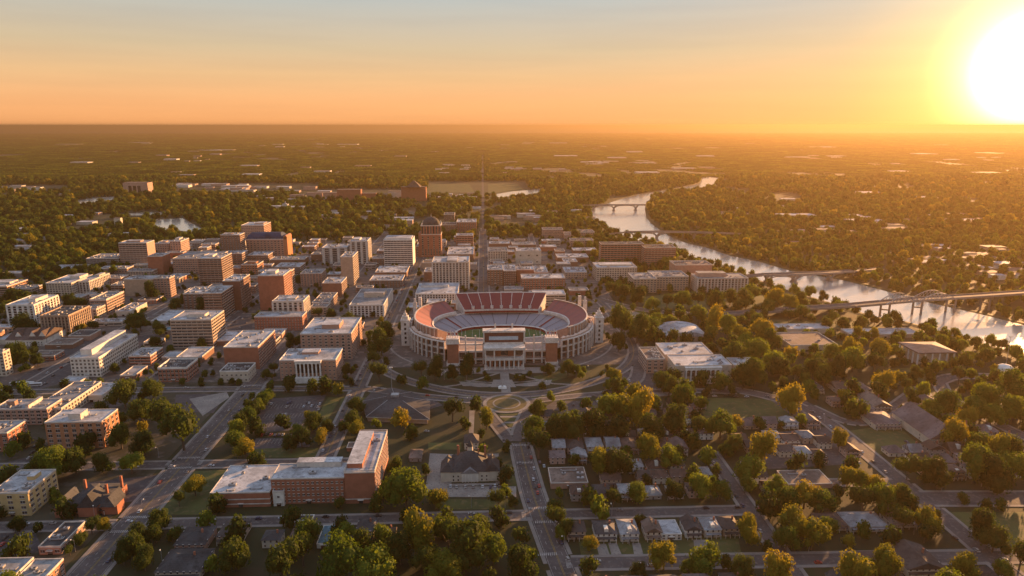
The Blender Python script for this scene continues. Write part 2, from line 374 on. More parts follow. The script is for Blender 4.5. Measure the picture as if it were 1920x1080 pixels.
B('small grey flat roofed block above the terraced one', 585,616,567,584,548,'grid','brown','grey',name=S_)
B('brick block with pale corner tower beside the slanting street', 604,640,530,557,519,'plain','brown',name=O_,sidestyle='grid')
B('brick block with white grid end behind dark trees mid left', 563,602,512,537,504,'grid','palebrick','grey',name=O_)
B('slender tan slab with orange striped side, nearer of the two slender towers', 638,661,481,535,471,'plain','tan',name=T,sidestyle='band')
B('slender grey L shaped tower with orange edge behind the nearer slab', 656,688,452,496,445,'pil','stone',name=T,bay=9,pent=[(.1,.5,.3,.8,3)])
B('grey block with deep dark alcove left of the slender towers', 604,650,464,495,457,'pil','grey',name=O_,bay=14)
B('white tower with thin dark floor bands beside the domed tower', 719,773,449,500,442,'band','white',name=T,fl=13,trim='white',sidestyle='plain',pent=[(.05,.95,.1,.9,2.5)],bay=5)
B('flat pale roofed hall in front of the white banded tower', 703,762,510,520,498,'plain','brown',name=O_)
B('second flat hall down from the white banded tower, tan roof', 693,754,525,539,515,'grid','brown',name=O_)
B('pale stone civic hall with pilastered front facing the street before the stadium', 655,719,571,595,541,'cols','stone','grey',name='civic_hall',trim='white',bay=5,pent=[(.28,.88,.45,.75,6)])
B('wide flat pale roof behind the orange glowing block', 506,570,486,497,480,'plain','brown','grey',name=S_)
B('flat white roof next in front of the wide pale one', 515,562,500,516,492,'band','brown',name=S_)
B('low dark roofed block at foot of the grey alcove block', 583,604,476,490,472,'plain','brown','grey',name=S_)
B('low brick range right of the slender grey tower', 697,719,484,497,479,'grid','brown',name=S_)
# ---- centre
B('tan office with two banks of dark vertical windows and blank middle strip', 810,879,491,543,480,'pil','tan',name=T,bay=5,pent=[(.4,.68,.1,.9,2)])
B('small brown block at the left foot of the vertical windowed office', 795,811,509,528,501,'plain','brown',name=O_)
B('brick block tight between white banded tower and domed tower', 780,803,461,482,454,'grid','brick',name=O_)
B('long flat brick block right of the domed tower', 838,888,476,489,462,'plain','brown',name=O_)
B('striped brick block left of the central avenue', 855,887,441,463,437,'band','brick',name=O_)
B('brick block with pale cornice nearest the avenue behind the dome', 856,893,416,440,410,'grid','brick',name=O_)
B('low brown block directly right of the dome', 826,855,421,442,416,'grid','brown','brownsh',name=O_)
B('farther brown block peeping over behind the dome', 832,852,402,418,398,'grid','brown','brownsh',name=O_)
B('pale civic building with arcaded front just behind the left of the stadium', 779,858,550,568,530,'cols','stone',name='civic_hall',trim='white',bay=4,pent=[(.08,.75,.6,.85,3)])
B('pale low building right of the avenue, left of the blue-white roof', 915,952,470,489,463,'grid','cream','grey',name=O_)
B('brown flat roof farthest up on right of the avenue', 917,956,456,466,452,'plain','brown',name=O_)
B('low grey roofs right of the farthest brown roof', 960,1005,458,466,453,'plain','brown','grey',name=O_)
B('cream fronted block with blue-white roof and two dark windows', 968,1015,470,496,464,'grid','cream',name=O_,bay=12,fl=2)
B('brown row block beside the avenue with white roof, first of four', 914,943,505,535,496,'grid','brown',name=O_)
B('brown row block second from the avenue, dark windowed', 944,968,507,536,496,'grid','dbrick',name=O_,bay=3)
B('brown row block third from the avenue, broad white roof', 969,1001,505,530,499,'plain','brown',name=O_)
B('tan low row block fourth from the avenue', 1002,1028,510,526,498,'band','tan',name=O_)
B('red brick hall with speckled white roof behind the stadium', 978,1060,521,544,513,'grid','brick',name='brick_building',bay=4)
B('pale open parking deck with slatted side behind right of the stadium', 1000,1061,552,572,543,'band','stone',name='parking_deck',units=2)
B('small low pavilion between parking deck and central avenue', 946,982,542,550,536,'plain','grey','grey',name=S_)
B('dark block with white roof on the right of the four row blocks', 1045,1104,482,492,475,'plain','brown',name=O_)
B('plain block stepping down below the dark white roofed one', 1057,1083,490,500,484,'plain','brown',name=O_)
B('lowest of three stepped blocks, grey speckled roof, above the trees', 1060,1101,510,522,500,'grid','tan',name=O_)
B('brown block left of the big riverside brick slab', 1075,1120,469,479,464,'plain','brown',name=O_)
B('pale brown block behind the big riverside slab', 1070,1113,450,464,446,'grid','palebrick','purple',name=O_)
B('wide block with ragged parapet near the first trees of the river', 1018,1056,430,446,426,'grid','palebrick','purple',name=O_)
B('pinkish block nearest the river trees', 1085,1115,435,449,430,'grid','palebrick','purple',name=O_)
B('small pink block right of the ragged parapet one', 1059,1080,440,449,434,'plain','pink','purple',name=O_)
B('big brown brick slab with long window bands beside the river, left half', 1127,1208,457,496,453,'band','brick','brownsh',name=O_)
B('big brown brick slab beside the river, right half with warm corner', 1209,1268,464,501,458,'band','brick','brownsh',name=O_)
B('cream grid fronted block with bright roof before the riverside slab', 1119,1195,501,527,491,'grid','cream',name=A_,pent=[(.1,.9,.3,.7,2.5)],bay=4)
B('low grey roofed wing right of the cream grid fronted block', 1188,1232,522,549,511,'grid','tan','grey',name=A_)
B('long low block with pale parapet behind dark trees near the river', 1226,1292,518,545,507,'grid','tan','grey',name=A_)
B('plain pink block with violet roof between slab and pale riverside flats', 1266,1336,496,528,488,'plain','palebrick','purple',name=O_)
B('riverside flats with pale columns and set-back top floor', 1308,1404,521,549,512,'pil','pink','grey',name=A_,bay=5,pent=[(.05,.6,.3,.8,6)])
# ---- mid and near left
B('long white office with rows of small windows and glowing rooftop screen', 131,184,670,707,627,'grid','white',name=O_,trim='white',bay=3.6,fl=5,pent=[(.2,.6,.12,.98,6)],units=2)
B('brick block with band windows right of the long white office', 241,281,667,687,651,'band','brick',name='brick_building',fl=3)
B('single storey white roof in front of the banded brick block', 225,252,703,713,686,'plain','brown',name=S_,units=1)
B('brick block with white trimmed parapet and dark sunken roof', 296,349,690,716,673,'grid','brick','dark',name='brick_building',trim='white',fl=3,parap=1.8,bay=4)
B('low hall with clean white roof behind the sunken-roof brick block', 330,377,669,681,650,'plain','brown',name='warehouse',units=1)
B('narrow canopy roofed shed left of the clean white hall', 303,328,669,676,658,'plain','grey',name='shed',units=0)
B('tall brick hall with cluttered white roof and plain front', 419,483,650,693,619,'plain','brick',name='brick_building',sidestyle='grid',units=9)
B('low white roofed annex left behind the plain fronted brick hall', 400,450,638,648,620,'plain','brown',name='shed',units=1)
B('small cream corner building with black roof at the street corner', 412,464,695,717,680,'small','cream','dark',name='corner_shop',trim='white',bay=4,fl=2)
B('big tan block with rows of arched windows behind the portico building', 563,658,625,674,595,'arch','palebrick',name='civic_hall',bay=6,pent=[(.35,.7,.3,.65,5)])
B('pale brick row with glowing orange roof screens at left', -14,86,766,797,748,'grid','palebrick','grey',name='brick_building',bay=5,pent=[(.15,.3,.4,.6,4),(.6,.66,.05,.95,3.5)])
B('long pale wing with cluttered grey roof running back from the orange screens', 60,114,765,788,716,'grid','cream','grey',name=O_,units=9)
B('flat white roofed hall at the end of the long cluttered wing', 150,190,741,754,717,'plain','cream',name='warehouse',units=1)
B('low white canopy block behind the long cluttered wing', 113,150,716,722,706,'plain','cream',name='shed',units=0)
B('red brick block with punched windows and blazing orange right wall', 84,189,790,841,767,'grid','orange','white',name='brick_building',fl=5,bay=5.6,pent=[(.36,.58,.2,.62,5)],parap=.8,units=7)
B('brick block with sloping shadowed parapet at left edge beside the blazing one', -40,12,811,847,788,'grid','brick','grey',name='brick_building')
B('pale stone block cut by the left edge, above the bus parking', -40,4,660,706,654,'grid','cream','grey',name=A_)
B('yellow apartment block with punched windows at lower left', -18,50,923,968,881,'grid','yellow','white',name=A_,bay=6,fl=4,pent=[(.55,.75,.55,.8,3)])
B('low dark roofed shop range below the brick villa at lower left', 72,112,1024,1040,978,'grid','palebrick','dark',name=S_,bay=4,units=3)
B('orange sunlit flat house in bottom left corner, left part', -50,20,1085,1122,1046,'grid','orange','grey',name='brick_building',units=2)
B('orange sunlit flat house in bottom left corner, right part', 24,78,1088,1122,1048,'grid','orange','grey',name='brick_building',units=3)
# school
B('long brick school, low left wing with plain flat roof', 394,504,922,951,871,'plain','brick',name='school_building',units=5,parap=.6,band=(2,5.5))
B('long brick school, middle wing with rows of windows', 508,644,895,944,867,'small','brick',name='school_building',bay=3.2,fl=4,pent=[(.28,.9,.72,1.05,4)],units=5,parap=.6)
B('long brick school, tall right wing with glowing orange side', 645,702,884,944,808,'plain','brick',name='school_building',sidestyle='grid',pent=[(.05,.55,.1,.9,3.5)],bay=4,units=7,parap=.6,z0=3,band=(3,24))
B('small white stair box in the corner between the two lower school wings', 511,531,921,949,905,'small','white','white',name='stair_annex',units=0,bay=4,fl=2)
B('long white covered walk along the foot of the middle school wing', 532,606,930,942,925,'plain','white','white',name='covered_walk',units=0,parap=.2)
# ---- right side
B('white roofed rear hall of the columned right-hand civic building', 1246,1338,663,690,641,'plain','stone',name='civic_hall',units=5,parap=.6)
B('small right wing of the columned civic building with white roof', 1376,1423,683,712,669,'plain','stone',name='civic_hall',units=4,parap=.6)
B('small brick annex left of the columned civic building', 1213,1247,672,700,650,'grid','palebrick','tansh',name=O_,bay=5)
B('arcaded stone school with flat violet roof right of the white vaulted hall', 1482,1572,646,664,622,'arch','stone','purple',name='civic_hall',bay=5,fl=1,units=2)
B('long thin white roof behind the arcaded stone school', 1462,1560,616,626,606,'plain','stone',name='civic_hall',units=3)
B('low white roofed boat hall beside the river', 1594,1728,626,634,615,'plain','tan',name='boathouse',units=3)
# bungalows and flat houses
B('flat brown roofed bungalow with white door canopy near the avenue', 1033,1103,903,916,874,'plain','palebrick','tansh',name='bungalow',units=3,parap=.3)
B('flat white roofed house fifth along the lower house row', 1240,1279,999,1013,972,'small','white','white',name='house',units=0,parap=.2,bay=3,fl=2)
B('long low bungalow with L shaped white edge by the slanting street', 1478,1562,905,916,879,'plain','palebrick','tansh',name='bungalow',units=2,parap=.3)
B('pale blue roofed garage among the trees below the school', 594,618,1021,1028,987,'plain','white','teal',name='garage',units=0,parap=.2)
B('dark framed flat garage behind the school with white rim', 531,585,977,985,967,'plain','grey','dark',name='garage',units=0,trim='white',parap=.5)
B('low brown shed with white rear parapet below the tall gabled hall', 650,700,838,846,828,'plain','brown','tansh',name='shed',units=1,parap=.3)
# ---------------------------------------------------------------- domed tower
def domed():
    X0 = G(786,432,60)[0]
    Y0 = G(806,482)[1]; x0 = PX(0, 0, 0)
    # solve height of body top at px y=424
    lo, hi = 2, 150
    for _ in range(30):
        h = (lo+hi)/2
        if G(806,424,h)[1] > Y0: lo = h
        else: hi = h
    xa, xb = G(789,424,h)[0], G(826,424,h)[0]; W = xb-xa; D = W*.9; r = empty('domed_tower', ((xa+xb)/2, Y0+D/2, 0)); FOOT.append((xa-4, xb+2, Y0, Y0+D))
    tag(r, 'tall brick tower with tall arched windows and a big dark dome', 'tower')
    MB().box(-W/2,W/2,-D/2,D/2,0,h).build('wall', WALLM('brick'), r)
    MB().box(-W/2-5,-W/2,-D/2,D/2-4,0,h*.78).build('wing', WALLM('brick'), r)
    MB().ring(-W/2-.6,W/2+.6,-D/2-.6,D/2+.6,h,h+1.6,1.2).ring(-W/2-.5,W/2+.5,-D/2-.5,D/2+.5,h*.72,h*.72+1.2,.5).build('cornice', TRIM, r)
    MB().dome(0,0,h+.2,W*.46,D*.46,W*.42,20,7).build('dome', ROOFM('dark'), r)
    MB().tube((0,0,h+W*.42-.5),(0,0,h+W*.42+6),.9,.2).build('finial', TRIM, r)
    for s in (-1,1):
        for t in (-1,1): MB().tube((s*W*.46,t*D*.46,h+1.6),(s*W*.46,t*D*.46,h+7),1.4,.3,n=8).build('pinnacle', TRIM, r)
    nb = 7
    kk = winmesh(3, 16, 'arch'); k2 = winmesh(2.5, 3.5, 'rect')
    for f in (0,1,3):
        for i in range(nb):
            x, y, rz = facepos(f, (i+.5)/nb-.5, W, D)
            inst('arched_window', kk, r, (x,y,h*.75), rz)
            for j in range(9): inst('window', k2, r, (x,y,4+j*(h*.68-4)/9), rz) if i % 2 == 0 or f == 0 and j < 3 else None
domed()
# ---------------------------------------------------------------- blue vaulted tower
def bluevault():
    Y0 = G(495,484)[1]; h = 10
    lo, hi = 2, 150
    for _ in range(30):
        h = (lo+hi)/2
        if G(495,448,h)[1] > Y0: lo = h
        else: hi = h
    xa, xb = G(461,448,h)[0], G(531,448,h)[0]; W = xb-xa; D = 34; r = empty('office_tower', ((xa+xb)/2, Y0+D/2, 0)); FOOT.append((xa, xb, Y0, Y0+D))
    tag(r, 'brick office tower with dark blue vaulted roof and orange sunlit end', 'building')
    MB().box(-W/2,W/2,-D/2,D/2,0,h).build('wall', WALLM('palebrick'), r)
    mb = MB(); n = 8; pts = [(-D/2*math.cos(math.pi*i/n), 11*math.sin(math.pi*i/n)) for i in range(n+1)]
    for i in range(n):
        (ya, za), (yb, zb) = pts[i], pts[i+1]; s0 = 1-.22*za/11; s1 = 1-.22*zb/11
        mb.face([(-W/2*s0,ya,h+.1+za),(W/2*s0,ya,h+.1+za),(W/2*s1,yb,h+.1+zb),(-W/2*s1,yb,h+.1+zb)])
    for sg in (-1, 1): mb.face([(sg*W/2*(1-.22*z/11), y, h+.1+z) for y, z in pts])
    mb.build('vaulted_roof', ROOFM('blue'), r)
    MB().box(W/2,W/2+7,-D/2-1,D/2-2,0,h+3).tube((W/2+3.5,-D/2-1,h+3),(W/2+3.5,D/2-2,h+3),3.5,n=12).build('end_wall', WALLM('orange'), r)
    MB().ring(-W/2-.3,W/2,-D/2-.3,D/2+.3,h-1.6,h,.3).build('cornice', TRIM, r)
    fl = 8
    for j in range(fl):
        for i in range(11):
            x, y, rz = facepos(0, (i+.5)/11-.5, W, D); inst('window', winmesh(2.5, 2.5), r, (x,y,3+j*(h-5)/fl), rz)
bluevault()
# ---------------------------------------------------------------- portico building (white columns) left of the stadium
r = B('brick civic building with six tall white columns in its front, facing the car park', 524,629,674,713,653,'small','palebrick','white',name='civic_hall',trim='white',bay=4.2,fl=5,pent=[(.32,.62,.5,.8,2.5)])
def bbsolve(px, yt, yb):
    Y0 = G(px, yb)[1]; lo, hi = 2., 150.
    for _ in range(30):
        h = (lo+hi)/2
        if G(px, yt, h)[1] > Y0: lo = h
        else: hi = h
    return Y0, (lo+hi)/2
def portico(r, px0, px1, ytop, ybase, dep, ncol, cx, cy, z0=0., fr='white'):
    Y0, h = bbsolve((px0+px1)/2, ytop, ybase); xa, xb = G(px0, ytop, h)[0]-cx, G(px1, ytop, h)[0]-cx; y = Y0-cy
    p = MB().box(xa, xb, y-dep, y, h-2.4, h).box(xa-.5, xb+.5, y-dep-.5, y, h, h+.7).box(xa-.5, xb+.5, y-dep-1, y, 0, z0+.8).build('portico', TRIMW, r)
    for i in range(ncol):
        x = xa+1+(xb-xa-2)*i/(ncol-1)
        MB().tube((x, y-dep+1, z0+.8), (x, y-dep+1, h-2.4), .85, .72, n=10).box(x-1, x+1, y-dep, y-dep+2, h-3, h-2.4).build('column', TRIMW, p)
    MB().box(xa+.5, xb-.5, y-.22, y-.16, z0+4.5, h-3.2).build('window_wall', GLASS, p)
    return p
portico(r, 554, 602, 676, 716, 3.2, 7, r.location.x, r.location.y, z0=5)
# columned civic building on the right
r = B('columned stone civic hall with white roof facing the green lawn on the right', 1266,1373,684,717,664,'small','stone','white',name='civic_hall',bay=5,fl=2,units=8,parap=.7)
portico(r, 1284, 1352, 688, 717, 3.2, 8, r.location.x, r.location.y, z0=2)
# bronze roofed pavilion building with white columns, right
Y0, h = bbsolve(1765, 660, 684)
xa, xb = G(1722,660,h)[0], G(1790,660,h)[0]
r = empty('pavilion', ((xa+xb)/2, Y0+16, 0)); tag(r, 'square pavilion with violet-brown hipped roof carried on tall white columns', 'pavilion'); W = xb-xa; FOOT.append((xa-3, xb+3, Y0-3, Y0+35))
MB().box(-W/2+3, W/2-3, -13, 16, 0, h-1).build('wall', WALLM('stone'), r)
mb = MB(); e = h-1
mb.box(-W/2-2, W/2+2, -18, 19, e, e+1.2)
mb.face([(-W/2-2,-18,e+1.2),(W/2+2,-18,e+1.2),(4,0,e+4.5),(-4,0,e+4.5)]); mb.face([(W/2+2,19,e+1.2),(-W/2-2,19,e+1.2),(-4,0,e+4.5),(4,0,e+4.5)])
mb.face([(-W/2-2,19,e+1.2),(-W/2-2,-18,e+1.2),(-4,0,e+4.5)]); mb.face([(W/2+2,-18,e+1.2),(W/2+2,19,e+1.2),(4,0,e+4.5)]); mb.build('roof', ROOFM('purple'), r)
for i in range(6):
    MB().box(-W/2-1+i*(W+1)/5-.5, -W/2-1+i*(W+1)/5+.7, -17.2, -16, 0, e).build('column', TRIMW, r)
for i in range(1, 5): MB().box(-W/2-1.5, -W/2-.3, -17+i*8, -15.8+i*8, 0, e).build('column', TRIMW, r)
# white vaulted hall
Y0, h = bbsolve(1290, 628, 640); xa, xb = G(1250,630,h)[0], G(1330,632,h)[0]; Yk = G(1280,605,h+2)[1]
r = empty('sports_hall', ((xa+xb)/2, (Y0+Yk)/2, 0)); tag(r, 'hall with smooth white curved roof near the start of the highway', 'hall'); FOOT.append((xa-6, xb, Y0, Yk+4)); W = xb-xa; D = Yk-Y0
MB().box(-W/2, W/2, -D/2, D/2, 0, h-1).build('wall', WALLM('tan'), r)
mb = MB(); n = 12
for i in range(n):
    a0, a1 = i/n, (i+1)/n; z0_, z1_ = h-1+5*math.sin(math.pi*a0)**.8, h-1+5*math.sin(math.pi*a1)**.8
    x0_, x1_ = -W/2-1+(W+2)*a0, -W/2-1+(W+2)*a1
    mb.face([(x0_,-D/2-1,z0_),(x1_,-D/2-1,z1_),(x1_,D/2+1,z1_),(x0_,D/2+1,z0_)]); mb.face([(x0_,-D/2-1,h-2),(x1_,-D/2-1,h-2),(x1_,-D/2-1,z1_),(x0_,-D/2-1,z0_)])
mb.build('curved_roof', ROOFM('white'), r)
for i in range(4): MB().box(-W/2+5+i*W/4, -W/2+9+i*W/4, -D/2-.2, -D/2, 1, 4).build('window', GLASS, r)
# ---------------------------------------------------------------- houses with pitched roofs
def house(label, X0, X1, Y0, Y1, eave=5.5, ridge=8.5, wall='cream', roof='shingle', kind='hip', name='house', axis='x', porch=True, chim=True, wins=2, group=None, dormer=False, auto_d=None):
    W, D = X1-X0, Y1-Y0; r = empty(name, ((X0+X1)/2, (Y0+Y1)/2, 0)); FOOT.append((X0, X1, Y0, Y1))
    MB().box(-W/2, W/2, -D/2, D/2, 0, eave).build('wall', WALLM(wall), r)
    mb = MB(); o = .6; a, b = W/2+o, D/2+o; z0, z1 = eave-.1, ridge
    if axis == 'x': k = (a-min(b, a)*.85) if kind == 'hip' else a; P, Q = (-k, 0), (k, 0)
    else: k = (b-min(a, b)*.85) if kind == 'hip' else b; P, Q = (0, -k), (0, k)
    if axis == 'x':
        mb.face([(-a,-b,z0),(a,-b,z0),(*Q,z1),(*P,z1)]); mb.face([(a,b,z0),(-a,b,z0),(*P,z1),(*Q,z1)])
        mb.face([(a,-b,z0),(a,b,z0),(*Q,z1)]); mb.face([(-a,b,z0),(-a,-b,z0),(*P,z1)])
    else:
        mb.face([(a,-b,z0),(a,b,z0),(*Q,z1),(*P,z1)]); mb.face([(-a,b,z0),(-a,-b,z0),(*P,z1),(*Q,z1)])
        mb.face([(-a,-b,z0),(a,-b,z0),(*P,z1)]); mb.face([(a,b,z0),(-a,b,z0),(*Q,z1)])
    mb.face([(-a,b,z0),(a,b,z0),(a,-b,z0),(-a,-b,z0)])
    ro = mb.build('roof', ROOFM(roof), r)
    if chim: MB().box(W*.2, W*.2+1, 0, 1, z0, ridge+1.2).build('chimney', WALLM('brick'), ro)
    if dormer:
        MB().box(-1.2, 1.2, -b+1.5, 0, z0, z0+(z1-z0)*.8).face([(-1.5,-b+1.3,z0+(z1-z0)*.8),(1.5,-b+1.3,z0+(z1-z0)*.8),(0,-b+1.3,z1)]).build('dormer', WALLM('white'), ro)
    if porch:
        pz = min(3, eave-.4)
        p = MB().box(-W/2+.5, W/2-.5, -D/2-2.4, -D/2, pz, pz+.25).build('porch_roof', ROOFM(roof), r)
        for i in range(4): MB().box(-W/2+.7+i*(W-1.6)/3, -W/2+.9+i*(W-1.6)/3, -D/2-2.3, -D/2-2.1, 0, pz).build('post', TRIMW, p)
    n = max(2, int(W/3.2)); rows = 2 if eave > 4.6 else 1
    for j in range(rows):
        for i in range(n):
            if j == 0 and i == n//2: continue
            inst('window', winmesh(1, 1.5), r, (-W/2+(i+.5)*W/n, -D/2, .9+j*2.8))
    for s, f in ((1, 1), (-1, 3)):
        for j in range(rows):
            for i in range(wins): x, y, rz = facepos(f, (i+.5)/wins-.5, W, D); inst('window', winmesh(1, 1.5), r, (x, y, .9+j*2.8), rz)
    u = -W/2+(n//2+.5)*W/n; MB().box(u-.5, u+.5, -D/2-.1, -D/2, 0, 2.1).build('door', WALLM('dark'), r)
    if auto_d: auto(r, auto_d[0], auto_d[1], 'house', group, ((X0+X1)/2, Y0))
    else: tag(r, label, 'house', group)
    return r
def HS(label, xl, xr, yb, yk, eave=5.5, ridge=8.5, **k):
    """house from its front wall base in the photograph; yk = base line of its rear wall"""
    X0, Y0 = G(xl, yb); X1 = G(xr, yb)[0]; Y1 = G(xl, yk)[1]
    return house(label, X0, X1, Y0, Y1, eave, ridge, **k)
# lower row facing the bottom street
g = 'houses of the lower right row'
HS('brown hip roofed house at left end of the lower house row', 1063, 1098, 1012, 992, wall='tan', roof='shingle', group=g)
HS('dark roofed wide house with white dormer, second in the lower row', 1117, 1157, 1016, 990, wall='white', roof='dark', group=g, dormer=True)
HS('white walled house with green-grey roof, third in the lower row', 1164, 1198, 1016, 988, wall='white', roof='grey', group=g, dormer=True)
HS('small cream house with brown rear roof, fourth in the lower row', 1210, 1241, 1013, 992, wall='cream', roof='tansh', kind='gable', axis='y', group=g)
HS('dark gabled narrow house right of the flat white roofed one', 1285, 1315, 1009, 986, wall='white', roof='dark', kind='gable', axis='y', group=g)
HS('pale two storey house with round gable light, second from right in the lower row', 1321, 1352, 1008, 984, wall='cream', roof='grey', group=g, dormer=True)
HS('dark slate roofed two storey house at right end of the lower row', 1356, 1387, 1006, 982, wall='tan', roof='shingle', group=g)
# upper row
g = 'houses of the upper right row'
rr = [(1037,1060,852,'grey','tan'),(1064,1095,852,'shingle','pink'),(1101,1131,850,'grey','cream'),(1138,1163,849,'grey','white'),(1168,1198,851,'brownsh','pink'),(1236,1262,852,'brownsh','cream'),(1264,1290,854,'purple','cream')]
for i, (a, b, yb, rf, wl) in enumerate(rr):
    HS(None, a, b, yb, yb-18, 5.6, 8.6, wall=wl, roof=rf, kind='hip' if i % 3 else 'gable', axis='y' if i > 3 else 'x', group=g, porch=i % 2 == 0, chim=i % 2 == 1, auto_d=(f'{wl} walled house with {dict(grey="grey",shingle="dark",brownsh="brown",purple="violet")[rf]} roof', 'along the upper house row right of the avenue'))
g = 'houses half hidden by trees'
for i, (a, b, yb, rf, wl) in enumerate([(1196,1220,908,'shingle','pink'),(1224,1255,908,'brownsh','cream'),(1258,1290,906,'brownsh','tan'),(1305,1335,902,'grey','cream'),(1376,1402,838,'brownsh','tan'),(1440,1468,832,'grey','cream'),(1470,1500,838,'brownsh','white'),(1505,1530,832,'grey','tan'),(1535,1560,842,'shingle','cream'),
      (1524,1545,738,'shingle','cream'),(1568,1590,738,'brownsh','tan'),(1606,1634,740,'purple','cream'),(1400,1425,850,'shingle','tan'),(1500,1524,862,'grey','white'),(1462,1486,858,'shingle','cream'),(1528,1552,868,'brownsh','tan')]):
    HS(None, a, b, yb, yb-15, 5, 8, wall=wl, roof=rf, kind='hip' if i % 2 else 'gable', axis='x', group=g, porch=i % 3 == 0, chim=i % 2 == 0, auto_d=(f'{wl} walled house with {dict(grey="grey",shingle="dark",brownsh="brown",purple="violet")[rf]} roof', 'in trees right of upper row'))
HS('maroon roofed low house at left of the twin grey roofed house, lower right', 1540, 1588, 996, 972, 4, 7, wall='cream', roof='brownsh', chim=False)
HS('wide grey hip roofed bungalow with columned porch, lower right', 1594, 1665, 998, 970, 4, 7.5, wall='white', roof='grey')
HS('brown roofed bungalow under a tree right of the wide grey one', 1652+18, 1718, 990, 968, 3.6, 6.5, wall='cream', roof='tansh', chim=False)
HS('dark roofed house in the bottom right with white gable vent', 1700, 1772, 1082, 1036, 5, 9, wall='cream', roof='shingle', kind='gable', axis='y')
HS('brown roofed house at the bottom edge left of the white gable vent one', 1635, 1692, 1085, 1046, 4.5, 8, wall='palebrick', roof='brownsh')
HS('cream house with cross gables below the small house trio, far right', 1638, 1672, 772, 748, 5, 9, wall='cream', roof='tansh', kind='gable', axis='y')
HS('low hip roofed cream house left of the big dark barn roof', 1640, 1690, 806, 780, 5, 8, wall='cream', roof='purple', chim=False)
HS('violet roofed cottage left of the cross gabled cream house', 1618, 1640, 774, 758, 4, 7, wall='tan', roof='purple', chim=False)
# big barn-roofed church hall right
HS('large church hall with huge dark barn roof and pale glazed gable', 1742, 1812, 838, 786, 7, 17, wall='cream', roof='purple', kind='gable', axis='y', name='church_hall', porch=False, chim=False)
# fire hall like house with square tower
fh = HS('big house with steep dark hipped roof and white gabled porch inside the paved lot', 846, 917, 904, 872, 8, 18, wall='cream', roof='dark', name='villa', porch=False, wins=4)
MB().box(-6, 6, -13, -9, 0, 7).build('porch', WALLM('white'), fh)
for i in range(6): MB().box(-5.6+i*2.1, -5.2+i*2.1, -13.6, -13.2, 0, 6.4).build('column', TRIMW, fh)
q = MB()
for x, w, h in ((-16, 5.5, 14), (16, 5.5, 14)):
    q.box(x-w+.5, x+w-.5, -12.5, 0, 0, 8, 1); q.face([(x-w,-13.2,8),(x+w,-13.2,8),(x,-10,h)]); q.face([(x-w,-13.2,8),(x,-10,h),(x,3,h),(x-w,3,8)]); q.face([(x+w,-13.2,8),(x+w,3,8),(x,3,h),(x,-10,h)])
q.build('wing', [ROOFM('dark'), WALLM('cream')], fh)
for x, y in ((-9, 5), (11, 4)): MB().box(x-.8, x+.8, y-.8, y+.8, 10, 20).build('chimney', WALLM('brick'), fh)
MB().tube((0,3,16),(0,3,20.5),2.2,2.0,n=8).tube((0,3,20.5),(0,3,25),2.5,.1,n=8,mi=1).build('turret', [WALLM('cream'), ROOFM('dark')], fh)
mb = MB().face([(-6.6,-13.8,7),(6.6,-13.8,7),(0,-13.8,10.5)]).face([(-6.6,-13.8,7),(0,-13.8,10.5),(0,-2,10.5),(-6.6,-2,7)]).face([(6.6,-13.8,7),(6.6,-2,7),(0,-2,10.5),(0,-13.8,10.5)]); mb.build('gable', ROOFM('grey'), fh)
HS('small square dark roofed gatehouse with white windows behind the villa', 871, 897, 843, 828, 6, 10.5, wall='cream', roof='shingle', name='gatehouse', porch=False, chim=False)
# left lower villas
HS('brick villa with broken dark hipped roofs and chimneys beside the wide avenue', 130, 200, 964, 925, 7, 12, wall='brick', roof='dark', name='villa', wins=3)
HS('dark roofed house with white rear wing left below the school', 328, 384, 1036, 1002, 5, 8, wall='palebrick', roof='dark')
HS('brown roofed house with white vents below the school', 407, 454, 1020, 990, 5, 8, wall='tan', roof='shingle')
HS('house with dark hipped roof and pale stone side at the bottom edge', 292, 375, 1088, 1045, 5, 9, wall='stone', roof='dark', wins=3)
HS('small grey roofed cabin between the villa lot and the school', 768, 790, 866, 850, 3.5, 6, wall='grey', roof='tansh', porch=False, chim=False)
HS('dark roofed house hidden among trees below the villa lot', 668, 700, 1010, 985, 5, 8, wall='tan', roof='dark')
vl = [o for o in COL.objects if o.get('label', '').startswith('brick villa with broken')][0]
mb = MB()
for x, w, h in ((-14, 5, 13.5), (2, 6, 15), (15, 5, 12.5)):
    mb.box(x-w, x+w, -17.5 if x < 10 else -15, -6, 0, 7, 1); mb.face([(x-w-.4,-18,7),(x+w+.4,-18,7),(x,-15,h)]); mb.face([(x-w-.4,-18,7),(x,-15,h),(x,0,h),(x-w-.4,-4,7)]); mb.face([(x+w+.4,-18,7),(x+w+.4,-4,7),(x,0,h),(x,-15,h)])
mb.build('wing', [ROOFM('dark'), WALLM('brick')], vl)
for x, y in ((-10, 4), (8, -3), (12, 8)): MB().box(x-.7, x+.7, y-.7, y+.7, 7, 15.5).build('chimney', WALLM('brick'), vl)
# tudor gabled hall far left
tg = HS('half-timbered white gabled hall with brown roof at far left', 12, 80, 650, 628, 8, 16, wall='white', roof='brownsh', kind='gable', axis='x', name='gabled_hall', porch=False, chim=False)
mb = MB(); W = 40
for x in (-10, 6, 17):
    mb.box(x-5, x+5, -17, -10, 0, 8, 0); mb.face([(x-5.5,-17.1,8),(x+5.5,-17.1,8),(x,-17.1,16)], 0); mb.face([(x-5.6,-17.3,8),(x,-17.3,16.3),(x,0,16.3),(x-5.6,-4,8)], 1); mb.face([(x+5.6,-17.3,8),(x+5.6,-4,8),(x,0,16.3),(x,-17.3,16.3)], 1)
mb.build('cross_gable', [WALLM('white'), ROOFM('brownsh')], tg)
B('flat white roofed annex behind the half-timbered hall', -6, 50, 636, 646, 619, 'plain', 'cream', name='shed', units=1)
